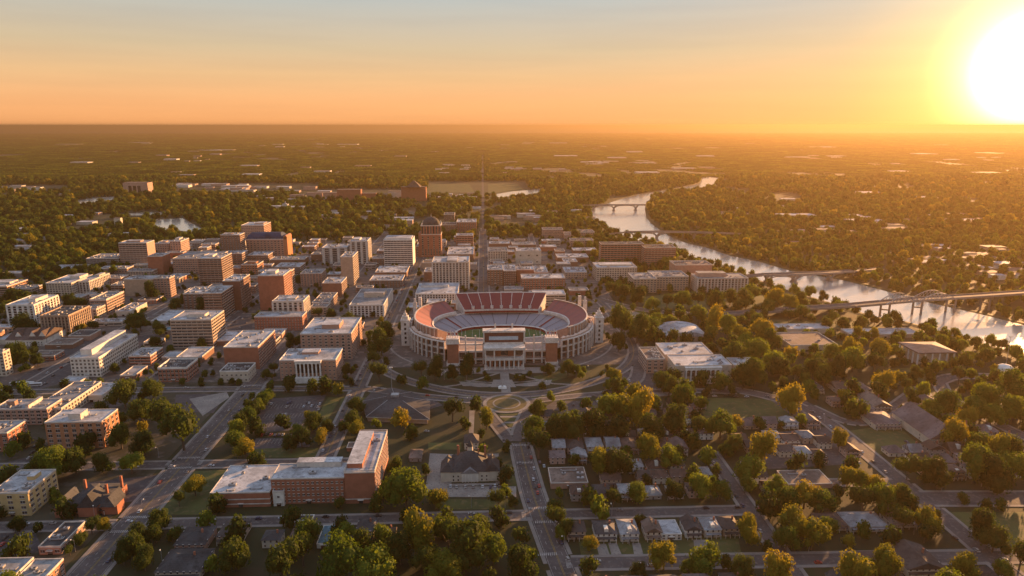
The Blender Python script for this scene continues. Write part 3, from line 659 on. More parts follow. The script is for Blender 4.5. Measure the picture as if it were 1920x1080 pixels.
# dark faceted library with zigzag roof, centre left of the roundabout
def faceted():
    pts = [(690,790),(684,762),(700,745),(735,737),(770,745),(803,762),(802,795)]
    W_ = [G(a, b) for a, b in pts]; cx = sum(p[0] for p in W_)/7; cy = sum(p[1] for p in W_)/7
    r = empty('library', (cx, cy, 0)); tag(r, 'low faceted building with dark slate roof and pale zigzag edges left of the roundabout', 'building')
    P = [(a-cx, b-cy) for a, b in W_]; P2_ = [(a*1.06, b*1.06) for a, b in P]
    MB().prism(P[::-1] if False else P, 0, 4.5).build('wall', WALLM('tan'), r)
    MB().prism(P2_, 4.5, 5.1).build('eave', TRIM, r)
    mb = MB()
    for i in range(7): j = (i+1) % 7; a, b = P2_[i], P2_[j]; mb.face([(*a, 5.1), (*b, 5.1), (b[0]*.25, b[1]*.25, 9.5), (a[0]*.25, a[1]*.25, 9.5)])
    mb.face([(p[0]*.25, p[1]*.25, 9.5) for p in P2_]); ro = mb.build('roof', ROOFM('dark'), r)
    for i in range(7): a = P2_[i]; MB().tube((a[0], a[1], 5.25), (a[0]*.25, a[1]*.25, 9.65), .2, n=4).build('ridge_cap', METAL, ro)
    MB().box(-3, 4, -2, 4, 9.5, 11.5).build('skylight', METAL, ro)
    xs = [p[0] for p in W_]; ys = [p[1] for p in W_]; FOOT.append((min(xs), max(xs), min(ys), max(ys)))
faceted()
# ================================================================ STADIUM
SXC, SYC = 20., 786.
st = empty('stadium', (SXC, SYC, 0)); tag(st, 'large oval football stadium with dark red upper seats and white columned brick front', 'stadium')
st.scale = (.965, .965, .965)
FOOT.append((SXC-122, SXC+122, SYC-100, SYC+98))
def seatmat(name, c, c2, rows):
    """tiered seating: thin step lines running round the bowl, from the height"""
    m = bpy.data.materials.new(name); m.use_nodes = True; nt = m.node_tree; b = nt.nodes['Principled BSDF']; b.inputs['Roughness'].default_value = .75
    g = nd(nt, 'ShaderNodeNewGeometry'); s = nd(nt, 'ShaderNodeSeparateXYZ'); nt.links.new(g.outputs['Position'], s.inputs[0])
    mu = nd(nt, 'ShaderNodeMath', operation='MULTIPLY'); mu.inputs[1].default_value = rows; nt.links.new(s.outputs['Z'], mu.inputs[0])
    fr = nd(nt, 'ShaderNodeMath', operation='FRACT'); nt.links.new(mu.outputs[0], fr.inputs[0])
    gt = nd(nt, 'ShaderNodeMath', operation='GREATER_THAN'); gt.inputs[1].default_value = .6; nt.links.new(fr.outputs[0], gt.inputs[0])
    n = nd(nt, 'ShaderNodeTexNoise'); n.inputs['Scale'].default_value = .5; n.inputs['Detail'].default_value = 5; nt.links.new(g.outputs['Position'], n.inputs['Vector'])
    mx = nd(nt, 'ShaderNodeMixRGB'); mx.inputs['Color1'].default_value = (*c, 1); mx.inputs['Color2'].default_value = (*c2, 1)
    ad = nd(nt, 'ShaderNodeMath', operation='MULTIPLY_ADD'); nt.links.new(gt.outputs[0], ad.inputs[0]); ad.inputs[1].default_value = .5; nt.links.new(n.outputs['Fac'], ad.inputs[2])
    nt.links.new(ad.outputs[0], mx.inputs['Fac']); nt.links.new(mx.outputs[0], b.inputs['Base Color']); return m
RED = seatmat('red_seating', (.24,.025,.027), (.12,.017,.02), 1.1); PINKS = seatmat('sunlit_red_seating', (.32,.10,.09), (.22,.065,.065), 1.4); GREYS = seatmat('grey_seating', (.30,.29,.32), (.22,.21,.24), 1.6)  # side decks: the sun's pinkish tint is put into the red seat colour
SW = surf('stadium_white', (.66,.60,.55), (.50,.45,.41), scale=.2, c3=(.40,.34,.30), scale2=1.1); SB = WALLM('brick')
def E(th, rx, ry, z, yo=0., n=2.35):
    c, s = math.cos(th), math.sin(th)
    return (rx*math.copysign(abs(c)**(2/n), c), yo+ry*math.copysign(abs(s)**(2/n), s), z)
def strip(t0, t1, A, Bq, n, mb, mi=0):
    """surface between two rings A,B = (rx, ry, z, yo)"""
    for i in range(n):
        a, b = t0+(t1-t0)*i/n, t0+(t1-t0)*(i+1)/n
        mb.face([E(a, *A), E(b, *A), E(b, *Bq), E(a, *Bq)], mi)
    return mb
R = math.radians; FULL = (0, 2*math.pi)
# playing field and markings
field = MB(); field.prism([E(R(a), 58, 33, 0, 14)[:2] for a in range(0, 360, 6)], .05, .25); field = field.build('field', surf('turf', (.06,.11,.03), (.045,.085,.025), scale=.08, c3=(.07,.12,.035), scale2=.3), st)
lm = MB()
for i in range(-5, 6): lm.box(i*9.1-.2, i*9.1+.2, -10, 38, .27, .31)
lm.ring(-50, 50, -11, 39, .27, .31, .5); lm.build('pitch_markings', WPAINT, field)
for s in (-1, 1):
    MB().tube((s*50,14,.2),(s*50,14,4),.2).tube((s*50,10,4),(s*50,18,4),.15).tube((s*50,10,4),(s*50,10,13),.15).tube((s*50,18,4),(s*50,18,13),.15).build('goal_post', WPAINT, st)
# wall round the field (dark red with a white rail), lower bowl, concourse
strip(*FULL, (57,33,0,13), (57,33,3.2,13), 72, MB()).build('field_wall', surf('dark_red_paint', (.20,.025,.025), scale=.4), st)
strip(*FULL, (57,33,3.2,13), (59,35,3.9,13), 72, MB()).build('field_rail', SW, st)
lo_in, lo_out = (59,35,3.4,13), (85,58,14,12)
lb = strip(*FULL, lo_in, lo_out, 96, MB()).build('lower_stand', GREYS, st)
for a in list(range(35, 150, 10))+[-20, 0, 20, 160, 180, 200]:
    p, q = E(R(a), 59.2,35.2,3.6,13), E(R(a), 85,58,14.2,12); mb = MB(); d = Vector((q[0]-p[0], q[1]-p[1], 0)).normalized(); nx, ny = -d.y*.5, d.x*.5
    w = 3 if a in (40-5, 145) else 1
    mb.face([(p[0]-nx*w,p[1]-ny*w,p[2]+.15),(p[0]+nx*w,p[1]+ny*w,p[2]+.15),(q[0]+nx*w,q[1]+ny*w,q[2]+.15),(q[0]-nx*w,q[1]-ny*w,q[2]+.15)])
    mb.build('aisle', surf('dark_red_paint', ()) if w > 1 else surf('seat_aisle', (.15,.14,.16)), lb)
mb = MB(); strip(*FULL, (85,58,14,12), (85,58,15.4,12), 96, mb); strip(*FULL, (85,58,15.4,12), (87,60,15.4,12), 96, mb); strip(*FULL, (87,60,15.4,12), (87,60,14,12), 96, mb); mb.build('rim_wall', SW, st)
mb = MB(); strip(*FULL, (85,58,14.1,12), (114,92,14.1,0), 96, mb); mb.build('concourse', surf('concourse_floor', (.30,.24,.21), (.2,.16,.15), scale=.3, c3=(.42,.3,.24), scale2=1.5), st)
# side upper decks with fascia and back wall
for s, t0, t1 in ((1, -48, 50), (-1, 130, 228)):
    mb = MB(); I, O = (86,60,19,10), (106,82,30,7)
    strip(R(t0), R(t1), I, O, 40, mb, 0)
    dk = mb.build('upper_deck', PINKS, st)
    dk['label'] = 'sunlit pinkish-red curved side deck'
    f = MB(); strip(R(t0), R(t1), (86,60,16.2,10), (86,60,20,10), 40, f); strip(R(t0), R(t1), (84,58.5,16.2,10), (86,60,16.2,10), 40, f); strip(R(t0), R(t1), (84,58.5,16.2,10), (84.5,59,19.5,10), 40, f); strip(R(t0), R(t1), (84.5,59,19.5,10), (86,60,20,10), 40, f)
    f.build('fascia', SW, dk)
    f = MB(); strip(R(t0), R(t1), (106,82,15,7), (106,82,31.2,7), 40, f); strip(R(t0), R(t1), (106.8,82.8,15,7), (106.8,82.8,31.2,7), 40, f); strip(R(t0), R(t1), (106,82,31.2,7), (106.8,82.8,31.2,7), 40, f)
    for t in (t0, t1): f.face([E(R(t),86,60,14,10), E(R(t),86,60,19.6,10), E(R(t),106.5,82.5,30.6,7), E(R(t),106.5,82.5,14,7)])
    f.build('back_wall', WALLM('palebrick'), dk)
    q = MB(); strip(R(t0), R(t1), (107.2,83.2,30.4,7), (107.2,83.2,31.6,7), 40, q); strip(R(t0), R(t1), (107.2,83.2,31.6,7), (105.6,81.6,31.6,7), 40, q); q.build('coping', SW, dk)
    for k in range(22):
        x, y, _ = E(R(t0+(t1-t0)*(k+.5)/22), 107.3, 83.3, 0, 7); MB().box(x-.4, x+.4, y-.4, y+.4, 22, 30.4).build('buttress', SW, dk)
    for k in range(9):
        a = R(t0+(t1-t0)*(k+.5)/9); p, q = E(a, 88,62,21,10), E(a, 106,82,30.3,7); d = Vector((q[0]-p[0], q[1]-p[1], 0)).normalized(); nx, ny = -d.y*.35, d.x*.35
        MB().face([(p[0]-nx,p[1]-ny,p[2]-.2),(p[0]+nx,p[1]+ny,p[2]-.2),(q[0]+nx,q[1]+ny,q[2]+.15),(q[0]-nx,q[1]-ny,q[2]+.15)]).build('aisle', surf('seat_aisle', ()), dk)
# main upper stand at the back: eight red blocks between white aisles
def BK(u, v):   # u -1..1 along, v 0..1 up
    w = 49+(62-49)*v; cur = 3.5*(1-u*u)
    return (u*w+2, 62+v*30+cur, 20+15.5*v)
us = MB(); ns = 8
for i in range(ns):
    for j in range(2):
        a, b = -1+2*(i+j/2)/ns, -1+2*(i+(j+1)/2)/ns; us.face([BK(a,0), BK(b,0), BK(b,1), BK(a,1)])
us = us.build('upper_stand', RED, st); us['label'] = 'dark red raised main stand in eight blocks'
for i in range(ns+1):
    u = -1+2*i/ns; p, q = BK(u, 0), BK(u, 1)
    MB().face([(p[0]-.35,p[1],p[2]+.12),(p[0]+.35,p[1],p[2]+.12),(q[0]+.35,q[1],q[2]+.12),(q[0]-.35,q[1],q[2]+.12)]).build('aisle', SW, us)
    if 0 < i < ns:
        p = BK(u, .12); MB().ring(p[0]-2, p[0]+2, p[1]-1.5, p[1]+3, p[2]-1, p[2]+2.2, .35).box(p[0]-1.5,p[0]+1.5,p[1]-1,p[1]+2.5,p[2]-.6,p[2]+.6,1).build('stair_entrance', [SW, DARK], us)
f = MB()
for i in range(24):
    a, b = -1+2*i/24, -1+2*(i+1)/24
    p, q = BK(a, 0), BK(b, 0); f.face([(p[0],p[1],16),(q[0],q[1],16),(q[0],q[1],20.9),(p[0],p[1],20.9)]); f.face([(p[0],p[1]-.8,16),(q[0],q[1]-.8,16),(q[0],q[1]-.8,18.6),(p[0],p[1]-.8,18.6)], 1)
f.build('fascia', [SW, surf('dark_red_paint', ())], us)
f = MB()
for i in range(16):
    a, b = -1+2*i/16, -1+2*(i+1)/16; p, q = BK(a, 1), BK(b, 1)
    f.face([(p[0],p[1]+.6,0),(q[0],q[1]+.6,0),(q[0],q[1]+.6,36.5),(p[0],p[1]+.6,36.5)]); f.face([(p[0],p[1],p[2]),(q[0],q[1],q[2]),(q[0],q[1]+.6,36.5),(p[0],p[1]+.6,36.5)])
for s in (-1, 1): p, q = BK(s, 0), BK(s, 1); f.face([(p[0],p[1],14),(p[0],p[1],20),(q[0],q[1]+.6,36.5),(q[0],q[1]+.6,14)])
f.build('back_wall', SW, us)
# outer ring: brick wall, white columns, upper gallery with posts and cornice
ring = MB(); t0, t1 = R(-62), R(242); RO = (113,91,0,0)
strip(R(-58), R(60), (112,90,0,0), (112,90,21.4,0), 40, ring); strip(R(120), R(238), (112,90,0,0), (112,90,21.4,0), 40, ring)
strip(R(60), R(120), (112,96,0,0), (112,96,14,0), 16, ring)
ring = ring.build('outer_wall', WALLM('dbrick'), st)
for a, b in ((R(-58), R(60)), (R(120), R(238))):
    for z0, z1, e in ((13.6,15.0,1.5),(6.8,7.3,.8),(21.3,22.4,1.4)):
        band = MB(); strip(a, b, (112+e,90+e,z0,0), (112+e,90+e,z1,0), 40, band); strip(a, b, (112+e,90+e,z1,0), (110,88,z1,0), 40, band); strip(a, b, (112+e,90+e,z0,0), (110,88,z0,0), 40, band); band.build('cornice_band', SW, ring)
gal = MB()
for a, b in ((R(-58), R(60)), (R(120), R(238))): strip(a, b, (111.2,89.2,22.4,0), (111.2,89.2,23.6,0), 40, gal)
gal.build('gallery_wall', surf('gallery', (.34,.22,.17), (.2,.13,.1), scale=.6, c3=(.5,.38,.3), scale2=1.2), ring)
colm = MB().box(-.75,.75,-1.,.9,0,21.2).mesh('column', SW); winb = winmesh(4, 4.5, 'plain')
def ringcols(a0, a1, n):
    for i in range(n):
        a = R(a0+(a1-a0)*i/(n-1)); x, y, _ = E(a, 113.6, 91.6, 0, 0); x2, y2, _ = E(a+.01, 113.6, 91.6, 0, 0); rz = math.atan2(y2-y, x2-x)
        inst('column', colm, ring, (x, y, 0), rz)
        if i < n-1:
            a = R(a0+(a1-a0)*(i+.5)/(n-1)); x, y, _ = E(a, 112.1, 90.1, 0, 0); x2, y2, _ = E(a+.01, 112.1, 90.1, 0, 0); rz = math.atan2(y2-y, x2-x)
            inst('window', winb, ring, (x, y, 1.2), rz); inst('window', winb, ring, (x, y, 8.1), rz); inst('window', winb, ring, (x, y, 15.8), rz)
ringcols(182, 238, 12); ringcols(-58, -2, 12); ringcols(4, 60, 8); ringcols(120, 176, 8)
# fans' terrace boxes behind the ring top (pale parapet seats)
rr_ = random.Random(3)
for a0, a1 in ((190, 236), (-56, -10)):
    mb = MB(); prev = None
    for i in range(61):
        a = R(a0+(a1-a0)*i/60); h = 22.4+rr_.choice((.5, .9, 1.6, 2.2)); o_, n_ = E(a, 111, 89, 0, 0), E(a, 107, 85, 0, 0)
        cur = [(o_[0],o_[1],22.4), (o_[0],o_[1],h), (n_[0],n_[1],h+.3), (n_[0],n_[1],22.4)]
        if prev:
            for q in range(3): mb.face([prev[q], cur[q], cur[q+1], prev[q+1]])
        prev = cur
    mb.build('gallery_canopy', surf('pale_canvas', (.62,.5,.42), (.5,.35,.28), scale=.8), ring)
# front between the brick towers: open frame of posts and beams, brick base with windows
fy = -91.; fr = MB().box(-54, 54, fy+3, fy+14, 0, 14).build('front_wall', SB, st)
bm = MB()
for z, h in ((4.2,1.),(13.2,2.2),(21.5,1.6)):
    bm.box(-54, -21, fy, fy+3, z, z+h); bm.box(22, 54, fy, fy+3, z, z+h)
bm.build('beam', SW, fr)
for x in (-50,-42,-31,-22.5,24,34,43,50):
    h = 33 if x in (-42,-31,34,43) else 22
    MB().box(x-.8, x+.8, fy-.6, fy+1, 0, h).build('post', SW, fr)
for x in (-46,-36.5,-27,29,38.5,46.5):
    for z in (.6, 6.6): inst('window', winmesh(6, 5, 'plain'), fr, (x, fy+2.9, z))
# brick front towers with white caps and flag frames
for x in (-56, 53.5):
    t = MB().box(x-6.2, x+6.2, -97, -86, 0, 26).build('brick_tower', SB, st)
    MB().box(x-7, x+7, -97.8, -85.2, 26, 31).box(x-7.4, x+7.4, -98.2, -84.8, 25.2, 26.2).box(x-7.2, x+7.2, -98, -85, 0, 3).build('cap', SW, t)
    fm = MB()
    for k in range(5): fm.box(x-6+k*2.8, x-5.3+k*2.8, -92, -91.4, 31, 38+(k % 2)*1.5)
    fm.box(x-6.2, x+6.2, -92, -91.5, 33, 33.6).box(x-6.2, x+6.2, -92, -91.5, 36.4, 37); fm.build('flag_frame', SW, t)
    for k in range(3): MB().box(x-5+k*4, x-3+k*4, -91.3, -91.2, 34, 36.2).build('flag', surf('red_cloth', (.35,.04,.04)), t)
# portico with nine columns
p = MB().box(-21, 22, -112, -98, 10.6, 13).box(-22, 23, -113, -98, 22.4, 25).box(-21.4, 22.4, -112.4, -98, 0, .9).build('portico', SW, st)
MB().box(-18, 19, -104, -89, .9, 22.4).build('brick_front', SB, p)
for i in range(9):
    x = -20+i*5.13; MB().tube((x,-111,.9),(x,-111,10.6),.85,.75,n=8).build('column', SW, p)
for x in (-20.4, -10.5, 11.5, 21.4): MB().box(x-.8, x+.8, -112, -110.4, 13, 22.4).build('pier', SW, p)
for x in (-15.5, .5, 16.5): inst('window', winmesh(8, 6.5, 'plain'), p, (x, -104, 14))
for i in range(7): inst('door', winmesh(3, 6, 'plain'), p, (-15.4+i*5.13, -104, 1))
# press box and scoreboard facing out above the portico
sb = MB().box(-22, 23, -97, -88, 25, 38).build('scoreboard', surf('umber_panel', (.15,.06,.045), (.11,.05,.04)), st)
MB().box(-16, 16, -97.6, -97, 29.5, 33.5).build('display_panel', surf('pale_blue_panel', (.42,.50,.56), (.34,.4,.46), rough=.3, scale=.5), sb)
MB().box(-23, 24, -98, -87, 38, 40).box(-23, 24, -98, -96, 25, 26.6).build('cornice', SW, sb)
MB().box(-22.4,-21,-98,-97,25,38).box(22,23.6,-98,-97,25,38).build('side_trim', SW, sb)
for x in (-9, 10): MB().box(x-.9, x+.9, -88, -86.6, 38, 45).build('pylon', SW, sb)
# big white corner towers, their pylons and side stairs
for s, x, y in ((-1,-116,-18), (1,119,-16)):
    t = MB().box(x-5, x+5, y-6, y+6, 0, 31).box(x-5.5, x+5.5, y-6.5, y+6.5, 31, 32.2).build('corner_tower', SW, st)
    MB().box(x-3.6, x+3.6, y-4, y+4, 32.2, 36).box(x-2, x+2, y-2, y+2, 36, 39).build('stepped_top', SW, t)
    MB().tube((x,y,39),(x,y,43),1.3,.4,n=8).build('finial', SW, t)
    for k in range(5): MB().box(x-1.2, x+1.2, y-6.15, y-6, 3+k*5.6, 6+k*5.6).build('window', GLASS, t)
    py = MB().box(s*110-2.4, s*110+2.4, 38, 40.5, 0, 38).box(s*110-1.2, s*110+1.2, 38.5, 40, 38, 43).build('pylon', SW, st)
    MB().box(s*104-2, s*104+2, 46, 50, 14, 42).build('pier', SW, py)
    for k, (dx, dy, hh) in enumerate(((0,13,27),(-3*s,26,24))): MB().box(s*116+dx-3, s*116+dx+3, y+dy-3, y+dy+3, 0, hh).build('stair_turret', SW, t)
# people as tiny spectators are not visible; entrance steps in front of the portico
MB().box(-17, 18, -118, -113, 0, .45).box(-15, 16, -116, -113, .45, .9).build('steps', CONC, p)

# ================================================================ GROUND, ROADS, WATER
gm = surf('grassland', (.030,.036,.013), (.017,.022,.009), scale=.012, detail=10, c3=(.036,.032,.016), scale2=.05)
GR = MB(); R0 = 120000
GR.face([(-R0,-2500,0),(R0,-2500,0),(R0,R0*1.3,0),(-R0,R0*1.3,0)]); struct('ground', GR, gm)
def gp(pts): return [G(a, b) for a, b in pts]
def sheet(name, pts, z, mat, world=False, avoid=False):
    P = pts if world else gp(pts); mb = MB().face([(a, b, z) for a, b in P]); POLY.append((P, name, avoid)); return struct(name, mb, mat)
CITYM = surf('city_paving', (.115,.095,.085), (.07,.06,.055), scale=.05, detail=8, c3=(.17,.14,.12), scale2=.13)
sheet('city_ground', [(-640,655),(-128,655),(-128,690),(180,690),(190,1000),(230,1550),(-640,1500)], .02, CITYM, True)
sheet('city_yard', [(-560,330),(-245,330),(-245,655),(-560,655)], .024, surf('yard_ground', (.06,.055,.035), (.035,.035,.022), scale=.03, detail=8, c3=(.09,.075,.06), scale2=.1), True)
# roads: (points in the photograph, width, lane paint)
def Yc(px, py): return G(px, py)[1]
XL, XM, XR = -229., -124., G(1409,960)[0]
ROADS = [
 ('wide_avenue', [(XL,250),(XL,1650)], 19, 'avenue'),
 ('side_street', [(XM,Yc(470,868)),(XM,1650)], 11, 'line'),
 ('central_avenue', gp([(1075,1120),(1035,1020),(1003,940),(987,880),(975,830)]), 14, 'avenue'),
 ('far_avenue', [(-1,905),(-1,1640)], 15, 'line'),
 ('country_road', [(-1,1640),(-3,4300)], 8, None),
 ('residential_street', [(XR,300),(XR,G(1339,847)[1])], 9, None),
 ('right_avenue', [(300,250),(299,480),(296,560)]+gp([(1440,742),(1360,728)]), 11, None),
 ('lower_cross_street', [(-560,Yc(1000,966)),(XR+4,Yc(1000,966))], 8, None),
 ('bottom_street', [(G(1040,1057)[0],Yc(1040,1057)),(420,Yc(1040,1057)-6)], 10, None),
 ('middle_cross_street', [(-560,Yc(450,866)),(-90,Yc(450,866)-4)], 9, None),
 ('plaza_street', [(-600,Yc(380,730)),(-128,Yc(380,730))]+gp([(740,736),(800,745),(900,752)]), 9, 'line'),
 ('stadium_loop', gp([(705,668),(712,690),(745,708),(800,725),(870,738),(945,742),(1020,738),(1090,724),(1150,704),(1185,680),(1190,650),(1165,612),(1140,580),(1120,560)]), 9.5, 'line'),
 ('right_spur', gp([(1190,660),(1200,690),(1190,720),(1120,745)]), 11, None),
 ('plaza_link', gp([(1000,752),(1080,742),(1180,735),(1290,732),(1380,735)]), 6.5, None),
 ('highway_approach', gp([(1120,560),(1180,577),(1250,587),(1330,590)]), 13, 'line'),
 ('rear_street', [(-600,905),(185,905)], 9, None),
 ('office_street', [(-600,1090),(190,1090)], 9, None),
 ('tower_street', [(-600,1300),(210,1300)], 8, None),
 ('left_street', [(-335,655),(-335,1500)], 9, None),
 ('outer_left_street', [(-455,655),(-455,1450)], 9, None),
 ('corner_lane', [(90,905),(110,1600)], 8, None),
 ('hill_road', gp([(1500,905),(1590,905),(1700,905)]), 7, None),
 ('park_road', gp([(1700,935),(1800,935),(1990,935)]), 16, None),
 ('river_drive', gp([(1760,715),(1785,705),(1860,705),(1960,712)]), 12, None),
 ('park_loop', gp([(1760,715),(1772,740),(1810,765),(1880,800),(1990,850)]), 10, None),
 ('church_lane', gp([(1520,762),(1600,800),(1650,780),(1700,745),(1725,725),(1735,742)]), 7, None),
 ('loop_left_leg', gp([(912,772),(935,800),(958,828)]), 8, None),
 ('loop_right_leg', gp([(988,772),(975,800),(968,828)]), 8, None),
]
for nm, pts, w, _ in ROADS:
    for a, b in zip(pts, pts[1:]): SEGS.append((a[0], a[1], b[0], b[1], w))
def ribbon(pts, w, z, mb, off=0.):
    n = len(pts); L = []; 
    for i, p in enumerate(pts):
        a = pts[max(0, i-1)]; b = pts[min(n-1, i+1)]; d = Vector((b[0]-a[0], b[1]-a[1])).normalized(); nx, ny = -d.y, d.x
        L.append(((p[0]+nx*(off-w/2), p[1]+ny*(off-w/2), z), (p[0]+nx*(off+w/2), p[1]+ny*(off+w/2), z)))
    for i in range(n-1): mb.face([L[i][0], L[i+1][0], L[i+1][1], L[i][1]])
    return mb
def dens(pts, step):
    out = [pts[0]]
    for a, b in zip(pts, pts[1:]):
        L = math.hypot(b[0]-a[0], b[1]-a[1]); k = max(1, int(L/step))
        for i in range(1, k+1): out.append((a[0]+(b[0]-a[0])*i/k, a[1]+(b[1]-a[1])*i/k))
    return out
def smooth(pts, it=2):
    if len(pts) < 3: return pts
    for _ in range(it):
        q = [pts[0]]
        for a, b in zip(pts, pts[1:]): q += [(a[0]*.75+b[0]*.25, a[1]*.75+b[1]*.25), (a[0]*.25+b[0]*.75, a[1]*.25+b[1]*.75)]
        pts = q+[pts[-1]]
    return pts
for i, (nm, pts, w, paint) in enumerate(ROADS):
    z = .10+i*.006; P = smooth(pts)
    struct(nm, ribbon(P, w, z, MB()), ASPH if nm != 'country_road' else LOT)
    sw = MB(); D_ = dens(P, 5.)
    for s in (-1, 1):
        for a, b in zip(D_, D_[1:]):
            mx_, my_ = (a[0]+b[0])/2, (a[1]+b[1])/2; d = Vector((b[0]-a[0], b[1]-a[1])).normalized(); cx, cy = mx_-d.y*s*(w/2+1.6), my_+d.x*s*(w/2+1.6)
            if my_ > 1700: continue
            hit = False
            for k, (nm2, p2, w2, _) in enumerate(ROADS):
                if k == i: continue
                for (c, e) in zip(p2, p2[1:]):
                    dx, dy = e[0]-c[0], e[1]-c[1]; t = max(0, min(1, ((cx-c[0])*dx+(cy-c[1])*dy)/(dx*dx+dy*dy))); 
                    if math.hypot(cx-c[0]-t*dx, cy-c[1]-t*dy) < w2/2+1.5: hit = True
            if hit: continue
            o = s*(w/2+1.4); sw.obox((a[0]-d.y*o, a[1]+d.x*o), (b[0]-d.y*o, b[1]+d.x*o), 2.4, .03, .26+.002*i)
    if sw.v: struct('pavement', sw, CONC)
    if paint:
        mb = MB(); ribbon(P, .35, z+.05, mb, .35); ribbon(P, .35, z+.05, mb, -.35); struct('centre_line', mb, YEL)
        if paint == 'avenue':
            mb = MB()
            for a, b in list(zip(D_, D_[1:]))[::2]:
                d = Vector((b[0]-a[0], b[1]-a[1])).normalized()
                for o in (-w/4, w/4): mb.obox((a[0]-d.y*o, a[1]+d.x*o), ((a[0]+b[0])/2-d.y*o, (a[1]+b[1])/2+d.x*o), .25, z+.03, z+.055)
            ribbon(P, .2, z+.05, mb, w/2-.6); ribbon(P, .2, z+.05, mb, -w/2+.6)
            struct('lane_markings', mb, WPAINT)
# crosswalk bars
cw = MB()
def zebra(cx, cy, w, dirx):
    for k in range(int(w/1.2)):
        o = -w/2+k*1.2+.3
        if dirx: cw.box(cx+o, cx+o+.6, cy-1.4, cy+1.4, .33, .345)
        else: cw.box(cx-1.4, cx+1.4, cy+o, cy+o+.6, .33, .345)
ycs = Yc(1000,966); cxs = G(1008,948)[0]
zebra(cxs, ycs+8, 13, True); zebra(cxs+3, ycs-8.5, 13, True); zebra(cxs-10, ycs, 9, False)
zebra(G(1040,1057)[0]-3, Yc(1040,1057)+9, 13, True); zebra(G(1040,1057)[0]+8, Yc(1040,1057), 9, False)
for yy in (ycs, Yc(450,866), Yc(380,730)): zebra(XL, yy+8, 17, True); zebra(XL, yy-8, 17, True); zebra(XL-12, yy, 8, False); zebra(XL+12, yy, 8, False)
zebra(G(985,868)[0], G(985,868)[1], 13, True); zebra(G(976,835)[0], G(976,835)[1], 12, True)
struct('crosswalk_markings', cw, WPAINT)
# roundabout
rcx, rcy = G(950,757)
def disc(cx, cy, r, z, n=40, ry=None): return [(cx+r*math.cos(2*math.pi*i/n), cy+(ry or r)*math.sin(2*math.pi*i/n)) for i in range(n)]
struct('roundabout', MB().face([(x, y, .27) for x, y in disc(rcx, rcy, 29, 0, 48, 22)]), ASPH)
struct('roundabout_kerb', MB().prism(disc(rcx, rcy, 22, 0), .28, .55), PAVE)
struct('roundabout_lawn', MB().prism(disc(rcx, rcy, 18.5, 0), .5, .62), surf('dry_grass', (.13,.10,.04), (.08,.068,.03), scale=.2))
struct('roundabout_path', MB().prism(disc(rcx, rcy, 13, 0), .55, .7), PAVE)
struct('roundabout_green', MB().prism(disc(rcx, rcy, 11.5, 0), .6, .76), surf('dry_grass', (.13,.10,.04), (.08,.068,.03), scale=.2))
POLY.append((disc(rcx, rcy, 30, 0), 'roundabout', True))
# terraced triangle below it
for k in range(4):
    y = 772+k*11; a = 930+k*8; b = 976-k*1.5; e = (940+k*8, 974-k*1)
    sheet('terrace_lawn', [(a,y),(b,y),(e[1],y+7),(e[0],y+7)], .14+.03*k, GRASS, avoid=True)
    sheet('terrace_path', [(a-1,y-3),(b+1,y-3),(b,y),(a,y)], .14+.03*k+.011, PAVE, avoid=True)
# lawns
LAWNS = [
 [(1306,746),(1455,748),(1508,795),(1330,803)], [(1590,808),(1680,795),(1735,845),(1640,852)], [(1660,690),(1730,690),(1740,715),(1680,722)],
 [(800,755),(1000,1)] if False else [(1400,640),(1450,630),(1470,660),(1420,668)],
 [(640,745),(700,745),(650,815),(625,815)], [(615,745),(640,745),(606,800),(585,800)], [(330,885),(445,880),(380,965),(290,965)],
 [(826,936),(960,936),(965,955),(815,955)], [(945,870),(960,870),(966,890),(950,890)], [(948,893),(965,893),(970,912),(952,912)],
 [(1175,560),(1310,545),(1330,580),(1250,580)], [(1330,560),(1480,540),(1560,575),(1420,578)], [(1420,600),(1620,600),(1660,620),(1420,615)],
 [(1760,960),(1990,960),(1990,1090),(1880,1090)], [(1150,790),(1300,790),(1300,800),(1150,800)], [(470,840),(600,840),(590,858),(470,858)],
 [(832,700),(900,712),(890,722),(836,712)], [(1000,706),(1090,690),(1110,695),(1010,722)], [(870,740),(925,744),(920,752),(880,750)], [(970,744),(1030,740),(1020,750),(975,752)],
 [(700,690),(735,700),(740,712),(712,700)], [(803,830),(865,830),(865,843),(803,843)], [(1080,990),(1380,988),(1390,1038),(1090,1042)],
 [(800,345),(880,345),(890,360),(800,362)], [(915,345),(970,345),(985,358),(915,362)], [(1560,640),(1590,640),(1600,660),(1560,668)],
]
for L in LAWNS: sheet('lawn', L, .045, GRASS, avoid=True)
